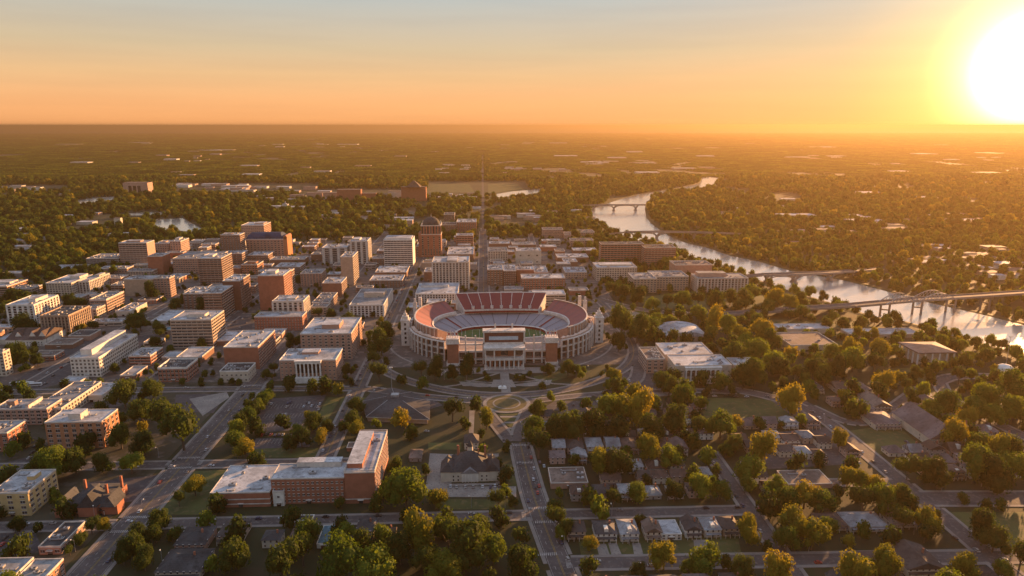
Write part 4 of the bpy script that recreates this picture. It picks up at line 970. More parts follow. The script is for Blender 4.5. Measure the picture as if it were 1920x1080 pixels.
# car parks and paved areas
LOTS = [
 [(500,748),(612,740),(580,806),(462,812)], [(480,822),(585,820),(580,838),(470,842)], [(330,740),(425,738),(400,775),(325,770)], [(20,720),(130,650),(235,640),(130,712),(60,735)],
 [(60,760),(130,735),(225,722),(280,740),(200,770)], [(0,870),(80,850),(120,870),(30,900)], [(0,1000),(60,985),(80,1030),(0,1060)], [(160,905),(300,890),(250,940),(170,950)],
 [(700,745),(800,740),(830,760),(700,800)], [(1010,770),(1040,752),(1170,752),(1120,768)], [(1150,700),(1250,690),(1300,725),(1190,735)], [(400,590),(475,590),(470,640),(415,640)],
 [(1430,740),(1500,745),(1560,780),(1500,790)], [(1410,815),(1560,800),(1600,870),(1440,880)], [(150,640),(310,625),(300,650),(180,660)],
]
for i, L in enumerate(LOTS): sheet('car_park', L, .055+.0015*i, LOT, avoid=True)
PAVES = [
 [(797,925),(806,850),(850,852),(838,925)], [(838,932),(838,912),(937,912),(968,912),(968,932)], [(700,745),(735,745),(733,750),(700,752)],
 [(925,712),(960,712),(968,726),(920,726)], [(860,715),(925,720),(925,724),(868,724)], [(968,720),(1035,712),(1030,722),(968,724)], [(840,690),(1050,688),(1040,699),(850,701)],
 [(355,748),(425,735),(430,745),(380,780)], [(880,770),(890,770),(888,812),(879,812)], [(1200,735),(1300,728),(1305,740),(1200,745)],
 [(1118,1020),(1136,1020),(1145,1045),(1124,1045)], [(1140,1018),(1156,1018),(1168,1045),(1148,1045)], [(1185,1018),(1200,1018),(1208,1045),(1190,1045)], [(1300,1012),(1325,1012),(1332,1042),(1304,1042)],
 [(1150,575),(1215,590),(1200,600),(1150,590)],
]
def arcpts(cx, cy, rx, ry, a0, a1, w, n=18):
    o = [(cx+rx*math.cos(R(a0+(a1-a0)*i/n)), cy+ry*math.sin(R(a0+(a1-a0)*i/n))) for i in range(n+1)]; q = [(cx+(rx-w)*math.cos(R(a1-(a1-a0)*i/n)), cy+(ry-w)*math.sin(R(a1-(a1-a0)*i/n))) for i in range(n+1)]
    return o+q
for i, a_ in enumerate(((SXC,SYC,134,122,190,262,2.5),(SXC,SYC,134,122,278,350,2.5),(SXC-22,640,16,10,180,360,2.2),(SXC+22,640,16,10,180,360,2.2),(SXC,654,44,14,200,340,2.6))):
    struct('curved_path', MB().face([(x, y, .115+.002*i) for x, y in arcpts(*a_)]), PAVE)
for i, (a_, b_, w_) in enumerate((((SXC,672),(SXC,612),9),((SXC-6,668),(SXC-48,636),3),((SXC+6,668),(SXC+48,636),3),((SXC-48,636),(SXC-70,630),3),((SXC+48,636),(SXC+72,632),3),((SXC-56,690),(SXC-66,664),3),((SXC+56,690),(SXC+68,664),3))):
    struct('radiating_path', ribbon([a_, b_], w_, .131+.002*i, MB()), PAVE)
POLY.append((gp([(835,905),(925,905),(930,945),(835,945)]), 'villa_front', True)); POLY.append(([(SXC-12,612),(SXC+12,612),(SXC+12,690),(SXC-12,690)], 'axis', True))
for i, L in enumerate(PAVES): sheet('paved_area', L, .075+.0017*i, PAVE, avoid=True)
struct('villa_terrace', MB().ring(*(lambda a, b: (a[0], b[0], a[1], b[1]))(G(838,912), (G(938,912)[0], G(838,853)[1])), .09, .32, 3), PAVE)
# parking bay lines
pl = MB()
for (px0, px1, py) in ((505,600,762),(495,592,780),(487,585,797),(485,578,828)):
    a = G(px0, py); b = G(px1, py); n = int((b[0]-a[0])/2.8)
    for k in range(n): x = a[0]+k*2.8; pl.box(x, x+.15, a[1]-5, a[1]+5, .085, .1)
struct('parking_lines', pl, WPAINT)
# ---------------------------------------------------------------- water
def waterm(name, c, rough=.12):
    m = bpy.data.materials.new(name); m.use_nodes = True; nt = m.node_tree; b = nt.nodes['Principled BSDF']
    b.inputs['Base Color'].default_value = (*c, 1); b.inputs['Roughness'].default_value = rough; b.inputs['IOR'].default_value = 1.33; b.inputs['Specular IOR Level'].default_value = 1.; b.inputs['Metallic'].default_value = .62
    g = nd(nt, 'ShaderNodeNewGeometry'); n = nd(nt, 'ShaderNodeTexNoise'); n.inputs['Scale'].default_value = .09; n.inputs['Detail'].default_value = 5; nt.links.new(g.outputs['Position'], n.inputs['Vector'])
    bp = nd(nt, 'ShaderNodeBump'); bp.inputs['Strength'].default_value = .12; bp.inputs['Distance'].default_value = 1.; nt.links.new(n.outputs['Fac'], bp.inputs['Height']); nt.links.new(bp.outputs[0], b.inputs['Normal'])
    return m
WATER = waterm('river_water', (.86,.80,.72), .16)
rb = [(1372,337),(1366,340),(1345,344),(1330,352),(1300,357),(1262,362),(1232,368),(1212,378),(1209,392),(1212,408),(1222,420),(1237,431),(1262,447),(1290,457),(1324,464),(1370,480),(1420,490),(1482,508),(1582,526),(1653,544),(1739,567),(1810,583),(1857,594),(1920,610),(2040,640),(2200,690)]
lbk = [(2200,790),(2040,710),(1960,680),(1903,660),(1860,648),(1818,636),(1780,628),(1740,614),(1700,603),(1640,594),(1590,578),(1540,562),(1480,545),(1430,528),(1395,512),(1340,497),(1305,485),(1270,470),(1235,460),(1200,452),(1165,440),(1140,426),(1118,412),(1104,400),(1106,394),(1140,381),(1170,372),(1200,364),(1240,358),(1280,351),(1312,344),(1316,338),(1316,331),(1340,333)]
RIVER = gp(rb+lbk)
struct('river', MB().face([(x, y, .2) for x, y in RIVER]), WATER)
bank = MB(); 
for i in range(len(RIVER)-1):
    a, b = RIVER[i], RIVER[i+1]
    if i == len(rb)-1: continue
    d = Vector((b[0]-a[0], b[1]-a[1])).normalized(); n_ = (-d.y, d.x); s = -1 if inpoly((a[0]+b[0])/2+n_[0]*3, (a[1]+b[1])/2+n_[1]*3, RIVER) else 1
    bank.face([(a[0],a[1],.22),(b[0],b[1],.22),(b[0]+n_[0]*s*7,b[1]+n_[1]*s*7,1.0),(a[0]+n_[0]*s*7,a[1]+n_[1]*s*7,1.0)]); bank.face([(a[0]+n_[0]*s*7,a[1]+n_[1]*s*7,1.0),(b[0]+n_[0]*s*7,b[1]+n_[1]*s*7,1.0),(b[0]+n_[0]*s*15,b[1]+n_[1]*s*15,.01),(a[0]+n_[0]*s*15,a[1]+n_[1]*s*15,.01)])
struct('river_bank', bank, surf('bank_earth', (.05,.055,.022), (.03,.035,.014), scale=.1))
LAKES = [[(284,412),(342,409),(360,419),(388,434),(350,434),(325,431),(290,429)], [(136,378),(175,371),(222,368),(236,370),(190,378),(148,382)], [(925,365),(960,359),(1018,354),(1030,358),(1000,364),(935,370)], [(240,400),(320,397),(300,403),(245,404)]]
for L in LAKES: P = gp(L); struct('lake', MB().face([(x, y, .18) for x, y in P]), WATER); POLY.append((P, 'lake', True)); POLY.append((gp([(a, b+(7 if i >= len(L)/2 else 0)) for i, (a, b) in enumerate(L)]), 'shore', True))
POLY.append((RIVER, 'river', True))
# ---------------------------------------------------------------- bridges
def bridge(label, pts, w, piers, style, width_px=None):
    """pts: (px, py, z) along the deck"""
    P = [(*G(a, b, z), z) for a, b, z in pts]; c = P[len(P)//2]; r = empty('road_bridge', (c[0], c[1], 0)); tag(r, label, 'bridge')
    L = [(x-c[0], y-c[1], z) for x, y, z in P]; mb = MB(); pr = MB(); sg = MB()
    for a, b in zip(L, L[1:]):
        mb.obox(a, b, w, a[2]-1.6, a[2], z0b=b[2]-1.6, z1b=b[2]); SEGS.append((a[0]+c[0], a[1]+c[1], b[0]+c[0], b[1]+c[1], w))
        d = Vector((b[0]-a[0], b[1]-a[1])).normalized()
        for s in (-1, 1):
            o = s*(w/2-.3); pr.obox((a[0]-d.y*o, a[1]+d.x*o), (b[0]-d.y*o, b[1]+d.x*o), .5, a[2]+.01, a[2]+1.3, z0b=b[2]+.01, z1b=b[2]+1.3)
        sg.obox(a, b, w-1.4, a[2]+.01, a[2]+.06, z0b=b[2]+.01, z1b=b[2]+.06)
    mb.build('deck', CONC, r); pr.build('railing', PAVE, r); sg.build('carriageway', ASPH, r)
    def dk(px):
        for (a, b) in zip(pts, pts[1:]):
            if a[0] <= px <= b[0]: t = (px-a[0])/(b[0]-a[0]); return a[1]+t*(b[1]-a[1]), a[2]+t*(b[2]-a[2])
        return pts[-1][1], pts[-1][2]
    pos = []
    for px in piers:
        y, z = dk(px); x, yy = G(px, y, z); pos.append((x-c[0], yy-c[1], z))
    for (x, y, z) in pos:
        q = MB()
        if style == 'twin':
            for s in (-1, 1): q.tube((x+s*w*.3, y-s*2, 0), (x+s*w*.3, y-s*2, z-1.6), 1.5, 1.3, n=8)
            q.obox((x-w*.3, y+2), (x+w*.3, y-2), 1.6, z*.45, z*.45+1.6)
        else:
            q.box(x-2, x+2, y-w*.4, y+w*.4, 0, z*.55)
            for s in (-1, 1):
                for t in (-1, 1): q.tube((x+s*1.2, y+t*w*.3, z*.5), (x+s*z*.42, y+t*w*.3, z-1.8), 1.5, 1., n=6)
            q.box(x-3.5, x+3.5, y-w*.5, y+w*.5, 0, 2.2)
        q.build('pier', CONC, r)
    if style == 'arch':
        for (a, b) in zip(pos, pos[1:]):
            q = MB(); n = 14; prev = None
            for i in range(n+1):
                t = i/n; xx = a[0]+(b[0]-a[0])*t; yy = a[1]+(b[1]-a[1])*t; z = (a[2]-2.2)-(a[2]*.48)*(2*t-1)**4
                if prev: 
                    for s in (-1, 1): q.tube((prev[0], prev[1]+s*w*.35, prev[2]), (xx, yy+s*w*.35, z), .9, n=4)
                prev = (xx, yy, z)
            q.build('arch_rib', CONC, r)
    return r, pos, L, w
bridge('farthest bridge over the river, low grey deck on arched piers', [(1080,385,6),(1105,384.5,17),(1140,384,18),(1212,384,17),(1235,386,4)], 14, (1113,1151,1192), 'arch')
bridge('second bridge over the river, above the brick slab, with one clear arch', [(1145,438,8),(1175,435,18),(1240,434,20),(1330,436,14),(1400,439,5)], 14, (1190,1232,1300,1325), 'arch')
bridge('pale concrete bridge with wide arches near the riverside flats', [(1395,518,8),(1430,515,13),(1490,513,15),(1550,511,15),(1600,508,12),(1650,504,4)], 15, (1440,1490,1556,1610), 'arch')
hb, pos, L, w = bridge('long highway bridge nearest the camera with truss arches and tall twin pillars', [(1330,589,.4),(1400,586,4),(1500,578,12),(1600,572,19),(1720,561,22),(1800,556,22),(1920,548,22),(2150,536,20)], 16, (1661,1722,1785,1850), 'twin')
# two truss arches over the highway bridge
A0, A1, A2 = [(*G(p, q, 22), 22) for p, q in ((1655,568),(1718,561),(1784,557))]
for (a, b) in ((A0, A1), (A1, A2)):
    q = MB(); o = (hb.location.x, hb.location.y)
    for s in (-1, 1):
        prev = None; n = 10
        for i in range(n+1):
            t = i/n; x = a[0]+(b[0]-a[0])*t-o[0]; y = a[1]+(b[1]-a[1])*t-o[1]+s*w*.52; z = 22+9*math.sin(math.pi*t)
            if prev: q.tube(prev, (x, y, z), .55, n=4)
            if 0 < i < n: q.tube((x, y, 22), (x, y, z), .3, n=4); q.tube((x, y, z), (prev[0], y, 22), .25, n=4)
            prev = (x, y, z)
    q.build('truss_arch', METAL, hb)
LM = [(430,915,'by the long brick school'),(700,960,'below the brick school tower wing'),(880,880,'around the paved villa lot'),(745,690,'in front of the stadium left side'),(830,700,'at the foot of the left front stadium tower'),
 (1090,690,'in front of the stadium right side'),(1300,720,'beside the columned civic hall'),(1400,775,'around the bright green lawn'),(1130,790,'above the upper house row'),(1150,870,'between upper house row and brown bungalow'),
 (1250,925,'along the street behind the lower house row'),(1080,950,'right of the central avenue near the crossing'),(1260,1045,'along the bottom street'),(1430,870,'along the slanting street right of the houses'),(1500,980,'right of the lower house row'),
 (1620,920,'around the lower right bungalows'),(1740,880,'along the right avenue'),(1850,850,'below the big barn roof'),(1870,1010,'beside the dark field in the lower right corner'),(1780,960,'on the right avenue bend'),(1680,1060,'at the bottom right edge'),(1480,1060,'at the bottom edge right of centre'),
 (850,1010,'in the bottom centre grove'),(620,1040,'in the bottom grove left of centre'),(440,1040,'between the avenue and the bottom grove'),(270,1000,'lining the wide avenue at lower left'),(60,960,'beside the yellow apartment block'),(290,780,'in the grove right of the blazing brick block'),(120,870,'below the blazing brick block'),
 (240,850,'left of the avenue crossing'),(440,840,'right of the avenue crossing'),(470,770,'in the row along the car park'),(570,825,'at the lower end of the car park'),(665,780,'beside the faceted library'),(850,770,'between library and roundabout'),(1000,770,'right of the roundabout'),(1020,830,'right of the avenue below the roundabout'),
 (715,650,'between arched block and stadium'),(720,700,'on the corner lawn left of the stadium'),(1170,610,'right of the stadium'),(1350,600,'near the highway start'),(1430,640,'between white vaulted hall and arcaded school'),(1500,560,'below the riverside flats'),(1230,555,'in front of the riverside apartments'),(1600,660,'left of the white columned pavilion'),
 (1660,710,'below the low boat hall'),(1830,680,'right of the white columned pavilion'),(1840,740,'around the park loop at right'),(1730,790,'behind the big barn roof'),(1780,630,'on the near river bank'),(1560,740,'near the small house trio'),(1590,820,'left of the dark barn roof'),
 (275,550,'beside the greige box'),(350,600,'behind the banded office'),(60,600,'near the far left blocks'),(100,440,'in the upper left woods'),(250,440,'in the woods beyond the leftmost tower'),(560,430,'in the woods behind the downtown cluster'),(980,430,'right of the central avenue in the distance'),(620,560,'among the downtown blocks'),(450,700,'near the cream corner building'),(930,700,'on the stadium forecourt'),
 (780,480,'around the domed tower'),(1080,460,'before the far river trees'),(1290,480,'by the big riverside slab'),(20,760,'behind the bus parking'),(180,640,'around the long white office'),(400,560,'around the ribbed brown towers')]
def whereof(px, py):
    return min(LM, key=lambda a: (a[0]-px)**2+((a[1]-py)*1.6)**2)[2]
def depthscale(x, y): return F/max(1, (x*SY+y*CY)*CP+H*SP)   # px per metre
# ================================================================ DISTANT BUILDINGS
DM = {}
def distant(px, py, wpx, hpx, wall, roof, d, where, dep=None, name='distant_building', grp='buildings in the distant landscape', pitched=False):
    x, y = G(px, py); s = depthscale(x, y); W = wpx/s; h = max(4., hpx/s); D = dep or W*.6
    r = empty(name, (x, y+D/2, 0)); FOOT.append((x-W/2, x+W/2, y, y+D))
    MB().box(-W/2, W/2, -D/2, D/2, 0, h).build('wall', WALLM(wall), r)
    if pitched: MB().prism([(-W/2-1,-D/2-1),(W/2+1,-D/2-1),(W/2+1,D/2+1),(-W/2-1,D/2+1)], h, h+.3).tube((0,0,h),(0,0,h+W*.25),W*.42,W*.05,n=4).build('roof', ROOFM(roof), r)
    else: MB().box(-W/2-.3, W/2+.3, -D/2-.3, D/2+.3, h, h+.6).build('roof', ROOFM(roof), r)
    auto(r, d, where, 'building', grp, (x, y))
    return r
r = distant(256, 367, 45, 24, 'pink', 'tan' if False else 'tansh', 'massive solitary pink block', 'standing above the far left woods', 40, name='office_tower', grp=None)
for i in range(3): MB().box(-25+i*16, -14+i*16, -20.4, -20, 4, 36).build('window_strip', GLASS, r)
r = distant(222, 431, 12, 22, 'cream', 'tansh', 'lone slender brown tower', 'among trees left of the pond', 10, name='bell_tower', grp=None)
r = distant(208+568-0, 377, 46, 26, 'brick', 'brownsh', 'tall brick block with rounded top', 'at the right end of the distant hospital group', 30, name='hospital_block', grp=None, pitched=True)
# towers of the hospital group
for (a, b, w, h, wl) in ((556,376,26,10,'pink'),(590,374,30,12,'pink'),(620,376,28,14,'palebrick'),(655,378,44,22,'brick'),(690,377,30,14,'brick'),(713,374,30,10,'cream'),(745,373,34,14,'cream')):
    distant(a, b, w, h, wl, 'tansh', f'{dict(pink="pinkish",palebrick="pale brick",brick="brick",cream="cream")[wl]} hospital block', 'in the distant hospital group', 28, name='hospital_block')
for (a, b, w, h) in ((523,395,34,8),(556,394,28,6)): distant(a, b, w, h, 'cream', 'white', 'low cream hall', 'around the distant white spire', 24)
ch = distant(535, 397, 10, 14, 'white', 'white', 'small white church with pointed spire', 'in the far woods', 12, name='church', grp=None, pitched=True); MB().tube((0,0,14),(0,0,32),3,.2,n=6).build('spire', TRIMW, ch)
rf = random.Random(8)
def cluster(n, x0, x1, y0, y1, w, h, where, walls=('cream','tan','pink','white'), roofs=('white','white','grey','tansh')):
    for i in range(n):
        px, py = rf.uniform(x0, x1), rf.uniform(y0, y1); x, y = G(px, py)
        if inpoly(x, y, RIVER) or inroad(x, y, 12): continue
        wl = rf.choice(walls); rfk = rf.choice(roofs)
        distant(px, py, rf.uniform(*w), rf.uniform(*h), wl, rfk, f'{dict(cream="cream",tan="tan",pink="pinkish",white="white",palebrick="brick")[wl]} low building with {dict(white="pale",grey="grey",tansh="brown",purple="violet",brownsh="brown")[rfk]} roof', where, None)
cluster(9, 0, 70, 353, 360, (10,26), (3,6), 'at the far left edge near the horizon woods')
cluster(6, 40, 130, 360, 378, (8,18), (3,8), 'in the far left woods')
cluster(24, 335, 480, 347, 360, (10,30), (2,5), 'in the far left-centre district')
cluster(22, 440, 620, 350, 385, (10,26), (3,7), 'in the far district before the hospital')
cluster(5, 380, 470, 282, 284, (14,40), (1.5,2), 'on the horizon plain left of centre')
cluster(9, 485, 650, 270, 279, (8,24), (1.5,3), 'on the horizon plain above the hospital')
cluster(5, 330, 390, 294, 305, (6,14), (2,3), 'in the far woods left of centre')
cluster(5, 720, 790, 262, 264, (8,20), (1,2), 'just under the horizon at centre')
cluster(6, 840, 1000, 258, 280, (8,24), (1,2), 'just under the horizon right of the far avenue')
cluster(8, 800, 880, 310, 320, (8,22), (2,3), 'left of the far avenue')
cluster(12, 800, 900, 366, 374, (8,30), (3,5), 'beside the far sports field')
cluster(9, 925, 1060, 316, 332, (8,24), (2,4), 'right of the far avenue')
cluster(12, 1100, 1240, 303, 308, (10,26), (1.5,2.5), 'in the long white row near the horizon')
cluster(5, 1070, 1130, 340, 346, (8,22), (2,4), 'left of the far river bend')
cluster(6, 1185, 1230, 262, 266, (5,9), (1,2), 'just under the horizon above the river')
cluster(8, 1480, 1580, 294, 300, (12,34), (1.5,2.5), 'in the sunlit haze right of the river')
cluster(5, 1520, 1560, 276, 278, (10,26), (1.5,2), 'farthest in the sunlit haze')
cluster(4, 1640, 1700, 308, 312, (10,24), (1.5,2.5), 'in the glare near the right horizon')
cluster(3, 1705, 1780, 290, 291, (16,34), (1.5,2.5), 'in the glare under the sun')
cluster(4, 1830, 1870, 297, 303, (8,18), (1.5,2.5), 'in the glare at far right')
cluster(4, 1900, 2000, 300, 370, (8,18), (2,3), 'at the right edge under the sun')
cluster(8, 1350, 1420, 395, 412, (12,30), (4,8), 'on the wooded rise right of the second bridge', roofs=('white','tansh','purple'))
distant(1497, 412, 68, 8, 'tan', 'white', 'long hall with bright roof', 'on the wooded rise across the river', 40, grp=None)
cluster(10, 1590, 1700, 408, 440, (16,52), (4,7), 'across the river above the third bridge', roofs=('white','tansh','purple'))
cluster(9, 1750, 1850, 405, 420, (12,36), (3,5), 'across the river in the orange haze', roofs=('white','tansh'))
cluster(20, 1675, 1920, 465, 500, (14,44), (4,9), 'across the river behind the highway bridge', roofs=('white','tansh','purple'), walls=('cream','tan','pink','palebrick'))
cluster(10, 1820, 1920, 500, 530, (16,44), (5,9), 'at the far end of the highway bridge', roofs=('white','tansh','purple'))
cluster(8, 1480, 1600, 430, 470, (14,34), (4,7), 'across the river above the long brick slab', roofs=('white','tansh','purple'))
cluster(9, 1000, 1110, 400, 430, (14,30), (4,8), 'between far avenue and river', walls=('palebrick','tan','cream'))
cluster(8, 590, 640, 395, 420, (8,22), (3,6), 'in the woods behind downtown')
cluster(10, 20, 60, 455, 490, (14,30), (4,7), 'in the left woods', roofs=('grey','tansh'))
cluster(9, 660, 780, 398, 435, (12,30), (4,7), 'in the woods left of the dome')
cluster(8, 905, 1010, 405, 428, (14,40), (4,7), 'right of far avenue behind park trees', roofs=('tansh','grey'))
cluster(14, 100, 900, 288, 335, (12,34), (2,3.5), 'scattered in the plain left of the far avenue')
cluster(12, 60, 900, 262, 286, (14,40), (1.2,2), 'low on the left horizon plain')
cluster(14, 940, 1900, 262, 330, (14,44), (1.5,3), 'scattered in the sunlit plain at right')
cluster(14, 1400, 1920, 335, 400, (14,44), (3,5), 'in the orange haze beyond the river')
cluster(10, 620, 900, 385, 420, (12,30), (3,6), 'in the woods below the hospital group')
cluster(12, 0, 230, 395, 470, (14,34), (4,7), 'half hidden in the left woods')
# small downtown shops in the gaps of the blocks
def shopfill():
    k = 0
    for _ in range(6000):
        x = rf.uniform(-620, 150); y = rf.uniform(700, 1500); w, d = rf.uniform(16, 34), rf.uniform(14, 26)
        if x > -95 and y < 905: continue
        if k > 125: break
        bad = False
        for a in FOOT:
            if a[0]-6 < x+w/2 and a[1]+6 > x-w/2 and a[2]-6 < y+d/2 and a[3]+6 > y-d/2: bad = True; break
        if bad or inroad(x, y, w*.6+1) : continue
        px, py = PX(x, y)
        if px < -60: continue
        wl = rf.choice(('brown','tan','palebrick','cream','grey','brick')); rfk = rf.choice(('white','white','grey','grey','tansh','dark'))
        r = block('shop_building', None, x-w/2, x+w/2, y-d/2, y+d/2, rf.choice((5,7,9,11)) if y > 900 else rf.choice((5,6)), rf.choice(('grid','band','plain')), wl, rfk, bay=5, units=rf.randrange(0, 4))
        auto(r, f'low {dict(brown="brown",tan="tan",palebrick="pale brick",cream="cream",grey="grey",brick="red brick")[wl]} shop with {dict(white="white",grey="grey",tansh="brown",dark="black")[rfk]} roof', whereof(px, py), 'building', 'small shops between the downtown blocks', (x, y)); k += 1
    print('shops', k)
shopfill()

def housefill():
    ys = [Yc(1000,966)-24, Yc(1000,966)+22, Yc(1000,966)+58, Yc(1000,966)+92, Yc(1040,1057)-26, Yc(1000,966)+128, Yc(1000,966)+40, Yc(1000,966)+75, Yc(1000,966)+110, Yc(1040,1057)+20, Yc(1000,966)+150, Yc(1000,966)+172]
    k = 0
    for y in ys:
        x = -200.
        while x < 430:
            w, d = rf.uniform(10, 14), rf.uniform(10, 13); x += w+rf.uniform(3, 8)
            px, py = PX(x, y)
            if px > 2050 or (x < 45 and (py < 985 or px > 930)): continue
            if not(x < -30 or x > 45): continue
            if any(a[0]-3 < x+w/2 and a[1]+3 > x-w/2 and a[2]-3 < y+d/2 and a[3]+3 > y-d/2 for a in FOOT) or inroad(x, y, w*.5+2) or any(inpoly(x, y, P) for P, n, a in POLY if a): continue
            wl = rf.choice(('cream','white','tan','pink','grey')); rk = rf.choice(('shingle','grey','brownsh','dark','purple'))
            house(None, x-w/2, x+w/2, y-d/2, y+d/2, rf.choice((3.4, 5.2, 5.6)), rf.uniform(7, 9.4), wall=wl, roof=rk, kind=rf.choice(('hip','gable')), axis=rf.choice('xy'), porch=rf.random()<.5, chim=rf.random()<.5, dormer=rf.random()<.3,
                  auto_d=(f'{dict(cream="cream",white="white",tan="tan",pink="pinkish",grey="grey")[wl]} house with {dict(grey="grey",shingle="dark shingle",brownsh="brown",purple="violet",dark="black")[rk]} roof', whereof(px, py)), group='houses set among the garden trees'); k += 1
    print('houses', k)
housefill()
# ================================================================ TREES
def leafmat(name, c, c2, tr):
    m = bpy.data.materials.new(name); m.use_nodes = True; nt = m.node_tree; b = nt.nodes['Principled BSDF']; out = nt.nodes['Material Output']
    b.inputs['Roughness'].default_value = .75; b.inputs['Specular IOR Level'].default_value = .12
    oi = nd(nt, 'ShaderNodeObjectInfo'); g = nd(nt, 'ShaderNodeNewGeometry'); n = nd(nt, 'ShaderNodeTexNoise'); n.inputs['Scale'].default_value = .22; n.inputs['Detail'].default_value = 3; nt.links.new(g.outputs['Position'], n.inputs['Vector'])
    nb = nd(nt, 'ShaderNodeTexNoise'); nb.inputs['Scale'].default_value = .004; nb.inputs['Detail'].default_value = 3; nt.links.new(g.outputs['Position'], nb.inputs['Vector']); a0 = nd(nt, 'ShaderNodeMath', operation='MULTIPLY_ADD'); nt.links.new(nb.outputs['Fac'], a0.inputs[0]); a0.inputs[1].default_value = 1.3; a0.inputs[2].default_value = -.68
    a1 = nd(nt, 'ShaderNodeMath', operation='ADD'); nt.links.new(a0.outputs[0], a1.inputs[0]); nt.links.new(oi.outputs['Random'], a1.inputs[1]); ad = nd(nt, 'ShaderNodeMath', operation='ADD'); nt.links.new(a1.outputs[0], ad.inputs[0]); nt.links.new(n.outputs['Fac'], ad.inputs[1])
    mu = nd(nt, 'ShaderNodeMath', operation='MULTIPLY_ADD'); nt.links.new(ad.outputs[0], mu.inputs[0]); mu.inputs[1].default_value = 1.1; mu.inputs[2].default_value = -.6
    r = nd(nt, 'ShaderNodeValToRGB'); r.color_ramp.elements[0].color = (*c, 1); r.color_ramp.elements[1].color = (*c2, 1); nt.links.new(mu.outputs[0], r.inputs['Fac']); nt.links.new(r.outputs[0], b.inputs['Base Color'])
    t = nd(nt, 'ShaderNodeBsdfTranslucent'); mm = nd(nt, 'ShaderNodeMixRGB', blend_type='MULTIPLY'); mm.inputs['Fac'].default_value = 1; nt.links.new(r.outputs[0], mm.inputs['Color1']); mm.inputs['Color2'].default_value = (*tr, 1); nt.links.new(mm.outputs[0], t.inputs['Color'])
    mx = nd(nt, 'ShaderNodeMixShader'); mx.inputs['Fac'].default_value = .42; nt.links.new(b.outputs[0], mx.inputs[1]); nt.links.new(t.outputs[0], mx.inputs[2]); nt.links.new(mx.outputs[0], out.inputs['Surface'])
    return m
LEAF = leafmat('broad_leaves', (.045,.076,.012), (.12,.152,.02), (1.7,1.6,.5))
LEAFY = leafmat('golden_leaves', (.11,.12,.015), (.22,.18,.022), (1.7,1.5,.45))
LEAFD = leafmat('dark_leaves', (.025,.042,.010), (.065,.085,.016), (1.6,1.6,.5))
BARK = surf('bark', (.10,.075,.055), scale=1.)
def leafmesh(name, rng, nlobe, per, size, mat, rad=1., flat=.8, core=True):
    """crown of unit radius standing on z=0: small leaf faces over several uneven lobes"""
    V = []; Fc = []
    lobes = []
    for i in range(nlobe):
        a = rng.uniform(0, 2*math.pi); rr = rad*.66*math.sqrt(rng.uniform(.1, 1)) if i else 0.; z = rng.uniform(.28, 1.2) if i else .8
        if z > .9: rr *= .6
        lobes.append((rr*math.cos(a), rr*math.sin(a), z*flat+.05, rng.uniform(.20, .50) if i else .5))
    for (cx, cy, cz, r) in lobes:
        n = int(per*(r/.42)**2); d = rng.normal(size=(n, 3)); d /= np.linalg.norm(d, axis=1)[:, None]; d = d[d[:, 2] > -.65]
        bump = 1+.16*np.sin(d[:, 0]*7+cx*9)*np.cos(d[:, 1]*6+cy*7)+rng.normal(size=len(d))*.06
        p = np.array([cx, cy, cz])+d*(r*bump)[:, None]*np.array([1, 1, .85])
        nn = d+rng.normal(size=d.shape)*.55; nn /= np.linalg.norm(nn, axis=1)[:, None]
        t = np.cross(nn, rng.normal(size=d.shape)); t /= np.linalg.norm(t, axis=1)[:, None]; b = np.cross(nn, t)
        s = (size*rng.uniform(.6, 1.4, len(d)))[:, None]; k = len(V)
        for q in zip(p-t*s, p-b*s*.7, p+t*s, p+b*s*.7): V.extend(map(tuple, q))
        Fc += [(k+4*i, k+4*i+1, k+4*i+2, k+4*i+3) for i in range(len(d))]
        if core:
            mb = MB(); mb.sphere((cx, cy, cz), r*.66, 7, 4); k = len(V); V += mb.v; Fc += [tuple(k+i for i in f) for f in mb.f]
    me = bpy.data.meshes.new(name); me.from_pydata([tuple(map(float, v)) for v in V], [], Fc); me.materials.append(mat); me.update(); return me
def trunkmesh():
    mb = MB(); mb.tube((0,0,0), (.02,.01,.55), .055, .035, 7)
    for a in range(5): mb.tube((.02,.01,.32+.04*a), (.38*math.cos(a*1.3), .38*math.sin(a*1.3), .78+.05*a), .022, .007, 4)
    return mb.mesh('trunk', BARK)
r_ = np.random.default_rng(11)
CROWNS = [leafmesh('crown', r_, (8,16,12,20,10)[i], 250, .048, LEAF) for i in range(5)]+[leafmesh('crown', r_, 9+5*i, 250, .048, LEAFY) for i in range(3)]+[leafmesh('crown', r_, 8+4*i, 250, .048, LEAFD) for i in range(4)]
TRUNK = trunkmesh()
TREES = []
rt = random.Random(21)
def tree(x, y, rad, hgt, kind, group='trees of the town'):
    root = empty('broadleaf_tree', (x, y, 0), rt.uniform(0, 6.28))
    me = CROWNS[{'g': 0, 'y': 5, 'd': 8}[kind]+rt.randrange({'g': 5, 'y': 3, 'd': 4}[kind])]
    tr = inst('trunk', TRUNK, root, sc=(rad, rad, hgt*.62)); cr = inst('crown', me, root, (0, 0, hgt*.16), sc=(rad*rt.uniform(.88, 1.1), rad*rt.uniform(.88, 1.1), hgt*rt.uniform(.64, .80)))
    px, py = PX(x, y, hgt*.5)
    d = ('broad' if rad > 11 else 'medium' if rad > 7.5 else 'small')+' '+{'g': 'green', 'y': 'golden green', 'd': 'dark green'}[kind]+' tree'
    auto(root, d, whereof(px, py), 'tree', group, (x, y)); TREES.append((x, y, rad))
